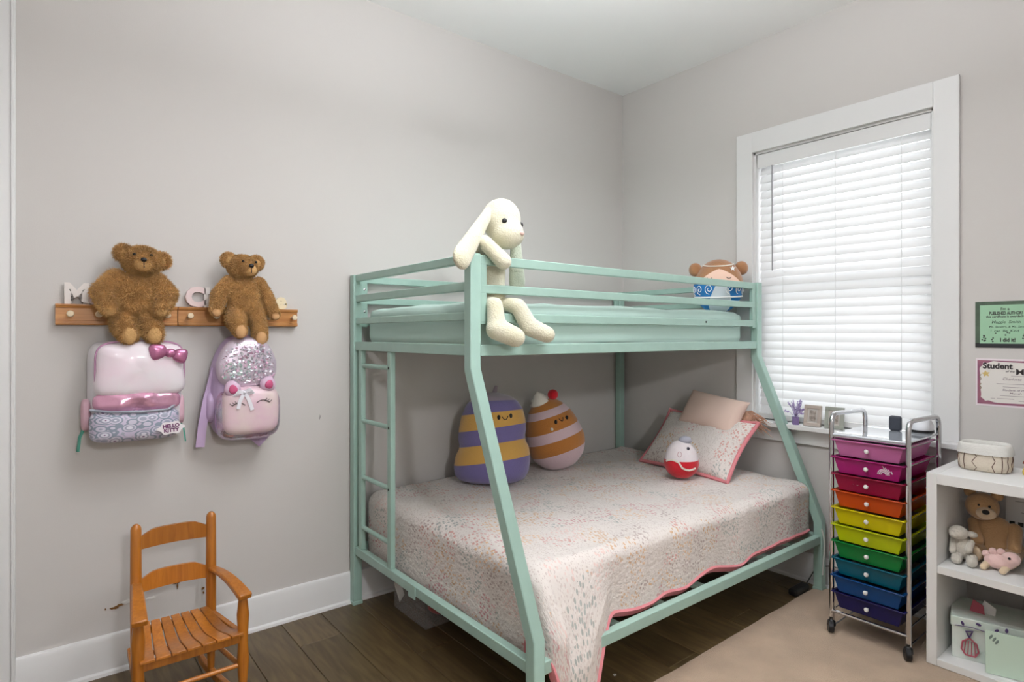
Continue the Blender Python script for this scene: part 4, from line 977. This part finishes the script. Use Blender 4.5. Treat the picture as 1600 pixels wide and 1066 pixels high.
def photo_frame(y, w, h, fm, label, x=-.04, ry=8, rz=0, bt_=.018):
    T = Thing('photo_frame', label, 'photo frame', (x, y, WZ0), 'photo frames on the window sill')
    M = WR(x, y, WZ0+h/2+.001) @ Matrix.Rotation(R(-ry), 4, 'X') @ Matrix.Rotation(R(rz), 4, 'Y')
    fr = newbm()
    for a in ((-w/2, w/2, h/2-bt_, h/2), (-w/2, w/2, -h/2, -h/2+bt_), (-w/2, -w/2+bt_, -h/2+bt_, h/2-bt_), (w/2-bt_, w/2, -h/2+bt_, h/2-bt_)): box(fr, *a, -.008, .008, M=M)
    T.part('frame', fr, fm, bevel=.0015)
    T.part('mat_board', box(newbm(), -w/2+bt_, w/2-bt_, -h/2+bt_, h/2-bt_, -.004, .002, M=M), mat('mat_grey', (200, 196, 190), .8))
    T.part('photo', box(newbm(), -w/2+bt_+.009, w/2-bt_-.009, -h/2+bt_+.010, h/2-bt_-.010, .002, .003, M=M), mat('photo_print', (120, 112, 104), .5, col2=(190, 180, 170), vscale=60))
    lg = newbm(); bar(lg, M @ Vector((0, h*.2, -.008)), Vector((x+.040, y, WZ0+.001)), .018, .004); T.part('easel_leg', lg, fm)
photo_frame(-1.352, .088, .112, mat('frame_taupe', (190, 178, 168), .5), 'taupe photo frame beside the lavender on the sill', rz=0)
photo_frame(-1.462, .092, .112, mat('frame_sage', (164, 168, 158), .5), 'sage grey photo frame nearest the cart on the sill', rz=0)

# =================================================================== WHITE CUBE SHELF
sx0, sx1, sya, syb, sz = -.463, -.075, -1.996, -2.80, .780
sh = Thing('cube_shelf', 'white cube shelf unit at the right edge against the window wall', 'shelf', ((sx0+sx1)/2, (sya+syb)/2, 0))
tk = .036
sh.part('side_panel', bx(sx0, sx1, sya, sya-tk, .0135, sz), white_m, bevel=.0015)
sh.part('side_panel', bx(sx0, sx1, syb+tk, syb, .0135, sz), white_m, bevel=.0015)
sh.part('top_panel', bx(sx0, sx1, sya-tk, syb+tk, sz-.042, sz), white_m, bevel=.0015)
sh.part('bottom_panel', bx(sx0, sx1, sya-tk, syb+tk, .0135, .042), white_m, bevel=.0015)
sh.part('shelf_board', bx(sx0+.004, sx1, sya-tk, syb+tk, .382, .412), white_m, bevel=.0015)
sh.part('divider', bx(sx0+.004, sx1, -2.39, -2.406, .412, sz-.042), white_m); sh.part('divider', bx(sx0+.004, sx1, -2.39, -2.406, .042, .382), white_m)
# fabric basket
bk = Thing('fabric_basket', 'cream fabric basket with wavy brown lines on the shelf top', 'basket', (-.225, -2.125, sz))
canvas = mat('canvas_cream', (222, 210, 192), .95, bump=.4, bscale=180); canw = mat('canvas_white', (222, 220, 214), .95, bump=.3, bscale=160)
def bo_(a, n=3.2): return (math.copysign(abs(math.cos(a))**(2/n), math.cos(a)), math.copysign(abs(math.sin(a))**(2/n), math.sin(a)))
def bpt(a, z, g=0): c, s = bo_(a); k = 1+.06*math.sin(z*38)+.018*noise.noise((c*3, s*3, z*20)); return Vector((-.225+c*(.062*k+g), -2.132+s*(.082*k+g), sz+z))
def ring_surf(zs, m, name, gs_, n=48):
    bm = newbm(); prev = None
    for z, g_ in zip(zs, gs_):
        r_ = [bm.verts.new(bpt(2*pi*j/n, z, g_)) for j in range(n)]
        if prev:
            for j in range(n): bm.faces.new((prev[j], prev[(j+1) % n], r_[(j+1) % n], r_[j]))
        elif z == 0.001: bm.faces.new(r_[::-1])
        prev = r_
    return bk.part(name, bm, m, angle=80)
bb_ = ring_surf([.001, .006, .03, .06, .085], canvas, 'body', [-.006, 0, 0, 0, 0])
ring_surf([.074, .070, .085, .105, .112, .110, .085, .03, .012], canw, 'rolled_rim', [.003, .007, .008, .006, .0, -.006, -.008, -.008, -.010])
for i in range(15):
    a0 = 2*pi*i/15+.1
    bk.part('wavy_line', tube(newbm(), [bpt(a0+.06*math.sin(z*140+i*1.7)*(i % 3 > 0), z, .0006) for z in [.004+.0115*q for q in range(7)]], .0013, 4), mat('line_brown', (92, 62, 48), .9), bb_)
# framed certificate on shelf top
fc = Thing('framed_certificate', 'white framed certificate with mauve border standing on the shelf top', 'frame', (-.055, -2.37, sz))
MF = WR(-.052, -2.375, sz+.128) @ Matrix.Rotation(R(-4), 4, 'X')
fr = newbm()
for a in ((-.15, .15, .105, .12), (-.15, .15, -.12, -.105), (-.15, -.135, -.105, .105), (.135, .15, -.105, .105)): box(fr, *a, -.008, .006, M=MF)
fc.part('frame', fr, trim_m, bevel=.001)
fc.part('paper', box(newbm(), -.135, .135, -.105, .105, -.004, 0, M=MF), mat('paper_white', (230, 226, 222), .7))
for a, c in (((-.135, -.115, -.105, .105), (92, 80, 110)), ((-.115, .135, .095, .105), (150, 90, 104)), ((-.115, .135, -.105, -.095), (150, 90, 104))): fc.part('printed_border', box(newbm(), *a, 0, .0006, M=MF), mat('print_%d%d%d' % c, c, .7))
for i, z in enumerate((.06, 0, -.05)): fc.part('printed_flower', puff(newbm(), .022, .016, .0014, 2, 2, MF @ Matrix.Translation((-.115, z, .0004)), rings=3, seg=12), mat('print_rose', (176, 120, 130), .7))
# toy figure at the very edge
fg = Thing('toy_figure', 'tiny yellow and brown toy figure on the shelf top by the framed certificate', 'figurine', (-.215, -2.262, sz))
fg.part('body', lathe(newbm(), [(.012, 0), (.014, .015), (.009, .03)], (-.215, -2.262, sz), n=14), mat('toy_yellow', (226, 200, 96), .5)); fg.part('hat', lathe(newbm(), [(.014, .045), (.008, .058), (.002, .068)], (-.215, -2.262, sz), n=14), mat('toy_brown', (130, 60, 40), .6)); fg.part('head', ell(newbm(), (-.215, -2.262, sz+.038), (.010, .010, .010)), skin)

# shelf contents: upper cube
tan = mat('tan_plush', (196, 156, 112), .95, bump=.35, bscale=140, sheen=.4); tanl = mat('tan_light_plush', (224, 200, 168), .95, bump=.3, sheen=.4); SB = .412
tb = Thing('tan_bear', 'tan plush teddy bear sitting in the upper shelf cube', 'teddy bear', (-.17, -2.14, SB))
bm = newbm(); ell(bm, (-.165, -2.148, SB+.085), (.062, .078, .088)); ell(bm, (-.165, -2.16, SB+.05), (.066, .088, .055)); softmesh('torso', bm, tan, tb)
bm = newbm(); ell(bm, (-.18, -2.112, SB+.205), (.055, .06, .058)); th = softmesh('head', bm, tan, tb)
tb.part('muzzle', ell(newbm(), (-.228, -2.135, SB+.19), (.024, .034, .025)), tanl, th); tb.part('nose', ell(newbm(), (-.251, -2.140, SB+.200), (.008, .013, .010)), black, th)
for y in (-2.112, -2.147): tb.part('eye', ell(newbm(), (-.229, y, SB+.220), (.005, .005, .005), u=8, v=6), black, th)
for y in (-2.066, -2.158): tb.part('ear', ell(newbm(), (-.165, y, SB+.256), (.014, .022, .022)), tan, th)
for y, e in ((-2.085, (-.235, -2.108, SB+.075)), (-2.215, (-.225, -2.225, SB+.07))): tb.part('arm', limb(newbm(), (-.17, y, SB+.13), e, .026, .023), tan)
for y in (-2.105, -2.215):
    lg = tb.part('leg', limb(newbm(), (-.19, y, SB+.036), (-.268, y-.004, SB+.034), .033, .033), tan); tb.part('foot_pad', ell(newbm(), (-.297, y-.004, SB+.036), (.010, .030, .034)), tanl, lg)
lm = Thing('lamb_plush', 'small grey-white plush lamb sitting at the left of the upper shelf cube', 'plush toy', (-.32, -2.075, SB))
lbm = mat('grey_white_plush', (206, 200, 188), .95, bump=.6, bscale=120, sheen=.4)
bm = newbm(); ell(bm, (-.315, -2.078, SB+.055), (.035, .036, .05)); softmesh('torso', bm, lbm, lm, voxel=.006)
bm = newbm(); ell(bm, (-.335, -2.070, SB+.118), (.033, .034, .028)); ell(bm, (-.36, -2.062, SB+.113), (.016, .018, .015)); lh = softmesh('head', bm, lbm, lm, voxel=.005)
lm.part('eye', ell(newbm(), (-.362, -2.060, SB+.124), (.005, .005, .005), u=8, v=6), black, lh); lm.part('ear', ell(newbm(), (-.325, -2.112, SB+.118), (.012, .020, .012)), lbm, lh)
for y, e in ((-2.05, (-.358, -2.056, SB+.045)), (-2.108, (-.352, -2.108, SB+.06))): lm.part('arm', limb(newbm(), (-.32, y, SB+.082), e, .013, .012), lbm)
for y in (-2.062, -2.112): lm.part('leg', limb(newbm(), (-.325, y, SB+.022), (-.375, y-.012, SB+.020), .020, .019), lbm)
pkm = mat('pink_plush', (232, 196, 190), .95, bump=.4, sheen=.4)
pk = Thing('pink_plush', 'small pink plush animal lying in front of the tan bear', 'plush toy', (-.33, -2.21, SB))
bm = newbm(); ell(bm, (-.33, -2.20, SB+.036), (.03, .05, .03)); ell(bm, (-.335, -2.238, SB+.058), (.028, .03, .027)); pb = softmesh('body', bm, pkm, pk, voxel=.005)
for y, z in ((-2.158, .055), (-2.18, .070), (-2.205, .074)): pk.part('spike', ell(newbm(), (-.325, y, SB+z), (.012, .014, .014)), pkm, pb)
pk.part('eye', ell(newbm(), (-.362, -2.238, SB+.066), (.005, .005, .005), u=8, v=6), black, pb)
for y in (-2.165, -2.225): pk.part('leg', limb(newbm(), (-.34, y, SB+.022), (-.368, y+.006, SB+.013), .013, .012), tanl, pb)
cs = Thing('wall_calendar_sheet', 'white printed sheet with dark squares standing at the back of the shelf cube', 'paper', (-.09, -2.27, SB))
MC = WR(-.088, -2.27, SB+.145) @ Matrix.Rotation(R(-3), 4, 'X')
cs.part('sheet', box(newbm(), -.10, .12, -.144, .144, -.001, 0, M=MC), mat('sheet_white', (222, 220, 218), .8))
for i in range(7): cs.part('printed_square', box(newbm(), -.088+i*.028, -.070+i*.028, -.018, 0, 0, .0004, M=MC), mat('print_dark', (62, 62, 60), .8))
for r_, (a, b) in enumerate(((-.085, .09), (-.07, .08), (-.03, .04), (-.05, .05))): cs.part('printed_line', box(newbm(), a, b, .105-r_*.022, .108-r_*.022, 0, .0003, M=MC), mat('print_grey', (160, 158, 156), .8))
# lower cube: floral box and cards
fb_m = mat('mint_card', (206, 222, 210), .6, col2=(222, 226, 220), vscale=12)
ZB = .042
fx = Thing('floral_box', 'pale mint storage box with birdcage and plum branch print in the lower cube', 'box', (-.27, -2.14, ZB))
MB_ = Matrix.Translation((-.27, -2.13, ZB)) @ Matrix.Rotation(R(14), 4, 'Z')
fbx = fx.part('box_body', box(newbm(), -.10, .13, -.155, .095, 0, .148, M=MB_), fb_m, bevel=.003)
fx.part('lid', box(newbm(), -.104, .134, -.159, .099, .126, .165, M=MB_), fb_m, bevel=.003)
ppl = mat('plum_branch', (84, 62, 112), .7); rose = mat('cage_rose', (176, 84, 98), .7)
FM = MB_ @ WR(-.1045, 0, 0)
def fpt(a, z, d=.0012): return FM @ Vector((a, z, d))
fx.part('branch', tube(newbm(), [fpt(-.085, .132, .006), fpt(-.03, .137, .006), fpt(.03, .130, .006), fpt(.10, .142, .006)], .0016, 4), ppl)
fx.part('cage', tube(newbm(), [fpt(-.050, .022), fpt(-.064, .042), fpt(-.060, .072), fpt(-.038, .090), fpt(-.016, .072), fpt(-.010, .042), fpt(-.020, .022)], .0035, 5, closed=True), rose)
for q in range(4): fx.part('cage_bar', tube(newbm(), [fpt(-.056+q*.012, .025), fpt(-.050+q*.009, .078)], .0018, 4), rose)
fx.part('ribbon', tube(newbm(), [fpt(-.038, .090), fpt(-.050, .115), fpt(-.028, .120), fpt(-.038, .094)], .003, 5), ppl)
for a, z in ((-.06, .145), (-.01, .154), (.045, .146), (.075, .155)): fx.part('leaf', puff(newbm(), .018, .010, .0014, 2, 2, FM @ Matrix.Translation((a, z, .0045)) @ Matrix.Rotation(a*20, 4, 'Z'), rings=3, seg=10), ppl)
gb_ = Thing('gift_bag', 'mint green card folder with green bow leaning on the floral box', 'folder', (-.40, -2.26, ZB))
MG = Matrix.Translation((-.405, -2.262, ZB+.001)) @ Matrix.Rotation(R(18), 4, 'Z') @ Matrix.Rotation(R(8), 4, 'Y')
gb_.part('cover', box(newbm(), -.004, .006, -.12, .085, 0, .155, M=MG), mat('mint_folder', (196, 216, 198), .6), bevel=.001)
GM = MG @ WR(-.0045, 0, 0)
grn = mat('bow_green', (42, 104, 72), .6)
for dx, dz, ro in ((-.016, .006, 20), (.016, .006, -20), (-.010, -.012, -50), (.010, -.012, 50)): gb_.part('bow_loop', puff(newbm(), .026, .014, .004, 2.4, 2.5, GM @ Matrix.Translation((.072+dx, .085+dz, 0)) @ Matrix.Rotation(R(ro), 4, 'Z'), rings=4, seg=14), grn)
for a, z, ro in ((-.068, .135, 60), (-.058, .128, 60), (-.05, .12, 60)): gb_.part('leaf', puff(newbm(), .020, .008, .001, 2, 2, GM @ Matrix.Translation((a, z, 0)) @ Matrix.Rotation(R(ro), 4, 'Z'), rings=3, seg=10), mat('leaf_grey', (112, 128, 120), .7))
tp_ = Thing('tissue_scrap', 'pink and white crumpled paper on the floral box lid', 'paper', (-.27, -2.13, ZB+.165))
tp_.part('pink_paper', prism(newbm(), [(-.03, 0), (.02, 0), (.015, .035), (-.018, .05)], .003, WR(-.285, -2.125, ZB+.165)), rose); tp_.part('white_paper', prism(newbm(), [(-.02, 0), (.035, 0), (.038, .03), (0, .052)], .003, WR(-.268, -2.14, ZB+.165)), mat('sheet_white', (222, 220, 218), .8))

# =================================================================== CERTIFICATES ON THE WALL
def wallpaper_cert(name, label, y0, z0, z1, w):
    return Thing(name, label, 'certificate', (-.001, y0-w/2, z0))
c1 = wallpaper_cert('certificate', 'green author certificate with dark dotted border on the wall', -2.045, 1.278, 1.480, .28)
def flat(T, name, y0, w, z0, z1, d0, d1, m, parent=None): return T.part(name, bx(-d1, -d0, y0, y0-w, z0, z1), m, parent)
flat(c1, 'backing', -2.045, .28, 1.278, 1.480, .0005, .0025, mat('cert_dark_green', (74, 92, 76), .5, col2=(88, 108, 88), vscale=20))
flat(c1, 'lower_band', -2.045, .28, 1.278, 1.298, .0025, .0030, mat('cert_black', (40, 40, 44), .6))
sh_ = flat(c1, 'mint_sheet', -2.062, .25, 1.296, 1.464, .0025, .0035, mat('cert_mint', (158, 200, 166), .6))
def wt(T, s, size, y, z, m=ink, off=.0006, al='CENTER', d=.0037, shear=0, parent=None): return T.part('lettering', text_bm(s, size, .0003, off, WR(-d, y, z), al, shear), m, parent)
def wf(T, s_, y0, y1, z, h, m=ink, off=0, d=.0037, shear=0):
    """lettering fitted to a width and a letter height"""
    b_ = text_bm(s_, 1, .02, off, Matrix(), 'LEFT', shear); xs = [v.co.x for v in b_.verts]; ys = [v.co.y for v in b_.verts]
    M = WR(-d, y0, z) @ Matrix.Diagonal((abs(y1-y0)/(max(xs)-min(xs)), h/.72, .015, 1)) @ Matrix.Translation((-min(xs), 0, 0))
    bmesh.ops.transform(b_, matrix=M, verts=b_.verts[:]); return T.part('lettering', b_, m)
wf(c1, "I'm a", -2.135, -2.165, 1.441, .0115, off=.02); wf(c1, 'PUBLISHED AUTHOR!', -2.095, -2.208, 1.4215, .0135, off=.035); wf(c1, 'this certificate is awarded to', -2.084, -2.222, 1.409, .009, off=.025)
hw_ = mat('pencil', (84, 108, 92), .8)
wf(c1, 'Maggie  Smith', -2.104, -2.202, 1.384, .0125, hw_, .01, shear=.2); wf(c1, 'Ms. Sanders, & Ms. Sanders', -2.095, -2.232, 1.3655, .0085, hw_, .005, shear=.2); wf(c1, 'I  can  Be  Kind', -2.100, -2.197, 1.3465, .0105, hw_, .015, shear=.1); wf(c1, 'I did it!', -2.133, -2.185, 1.304, .0165, ink, .035)
rnd = random.Random(4)
for i in range(56):
    y, z = -2.066-rnd.random()*.24, 1.300+rnd.random()*.044
    if -2.205 < y < -2.115 and z < 1.331: continue
    c1.part('dot', puff(newbm(), .0070, .0056, .0006, 2, 2, WR(-.0036, y, z), rings=2, seg=8), ink, sh_)
c2 = wallpaper_cert('certificate', 'Student of the Month certificate with mauve border on the wall', -2.047, 1.022, 1.230, .28)
flat(c2, 'paper', -2.047, .28, 1.022, 1.230, .0005, .0018, mat('cert_paper', (232, 222, 226), .6))
flat(c2, 'printed_border', -2.053, .268, 1.030, 1.222, .0018, .0022, mat('cert_mauve', (136, 84, 112), .6, col2=(160, 100, 116), vscale=14))
ce = newbm(); prism(ce, [(.127*math.copysign(abs(math.cos(a))**(2/7), math.cos(a))*(1+.02*math.sin(9*a)), .088*math.copysign(abs(math.sin(a))**(2/7), math.sin(a))*(1+.035*math.sin(11*a+1))) for a in [2*pi*i/120 for i in range(120)]], .0005, WR(-.0022, -2.190, 1.129))
cp = c2.part('cream_field', ce, mat('cert_cream', (228, 224, 218), .6))
wf(c2, 'Student', -2.072, -2.176, 1.187, .025, ink, .035, .003); wf(c2, 'of the', -2.152, -2.182, 1.173, .008, ink, .015, .003, .3); wf(c2, 'Month', -2.187, -2.285, 1.163, .026, ink, .012, .003)
pg = mat('print_mauve_grey', (150, 138, 142), .8)
wf(c2, 'Charlotte', -2.142, -2.205, 1.138, .012, pg, 0, .003, .25); wf(c2, 'Student of the', -2.141, -2.222, 1.092, .009, pg, .01, .003, .2); wf(c2, 'Month', -2.165, -2.205, 1.079, .008, pg, .005, .003, .2)
for ya, yb3, z in ((-2.17, -2.215, 1.156), (-2.12, -2.25, 1.121), (-2.142, -2.23, 1.108), (-2.132, -2.215, 1.070), (-2.10, -2.115, 1.056), (-2.122, -2.18, 1.057), (-2.195, -2.24, 1.050)):
    c2.part('printed_line', bx(-.0032, -.0027, ya, yb3, z, z+.0016), pg, cp)
stb = newbm(); prism(stb, [((.016 if i % 2 == 0 else .0075)*math.sin(i*pi/5), (.016 if i % 2 == 0 else .0075)*math.cos(i*pi/5)) for i in range(10)], .0005, WR(-.0028, -2.083, 1.163, 8)); c2.part('gold_star', stb, mat('cert_gold', (216, 190, 120), .6), cp)
for z in (1.135, 1.095): c2.part('vine', tube(newbm(), [(-.003, -2.064-.003*math.sin(q*1.5), z+q*.005) for q in range(6)], .0013, 4), mat('vine_olive', (150, 140, 104), .8), cp)

# =================================================================== UNDER THE BED
bn = Thing('storage_bin', 'clear plastic bin with red toys under the foot of the bed', 'bin', (-1.72, -.36, 0))
cp_ = mat('clear_plastic', (190, 186, 182), .2, alpha=.22)
bm = newbm(); MBN = Matrix.Translation((-1.70, -.34, .001))
for a in ((-.2, .2, -.15, -.147, 0, .15), (-.2, .2, .147, .15, 0, .15), (-.2, -.197, -.147, .147, 0, .15), (.197, .2, -.147, .147, 0, .15), (-.197, .197, -.147, .147, 0, .003)): box(bm, *a, M=MBN)
bn.part('tub', bm, cp_); bn.part('lid', box(newbm(), -.21, .21, -.16, .16, .15, .162, M=MBN), cp_, bevel=.003)
tyb = Thing('red_toy', 'red rounded toy inside the clear bin under the bed', 'toy', (-1.72, -.36, .006)); bm = newbm(); ell(bm, (-1.76, -.40, .05), (.07, .06, .045)); ell(bm, (-1.66, -.34, .06), (.06, .06, .05)); softmesh('body', bm, redp, tyb)
tyb.part('base', box(newbm(), -1.82, -1.6, -.44, -.26, .005, .018), mat('toy_grey', (110, 100, 96), .7))
pb_ = Thing('power_strip', 'black power adapter on the floor below the window', 'power strip', (-.19, -1.35, 0))
pb_.part('block', mattress(-.26, -.115, -1.325, -1.372, .0, .035, .012, 0, 2), black, angle=80)
pb_.part('cable', tube(newbm(), arc_pts([(-.12, -1.35, .02), (-.045, -1.37, .10), (-.03, -1.44, .13), (-.03, -1.52, .12), (-.03, -1.58, .02)], .03), .003, 6), mat('cable_grey', (78, 84, 80), .6))
solo('white_cord', tube(newbm(), arc_pts([(-.10, -1.424, .33), (-.105, -1.438, .30), (-.10, -1.440, .24), (-.11, -1.438, .17), (-.115, -1.436, .10)], .03), .004, 6), mat('cord_white', (206, 208, 200), .6), 'thin white cord hanging from the bed corner beside the cart', 'cord', (-.1, -1.43, .1))
solo('paper_scrap', prism(newbm(), [(-.006, -.004), (.005, -.006), (.007, .004), (-.003, .006)], .002, Matrix.Translation((-1.50, -1.26, .0005))), mat('tag_paper', (214, 212, 206), .8), 'tiny white scrap on the floor under the bed front rail', 'scrap', (-1.5, -1.26, 0))
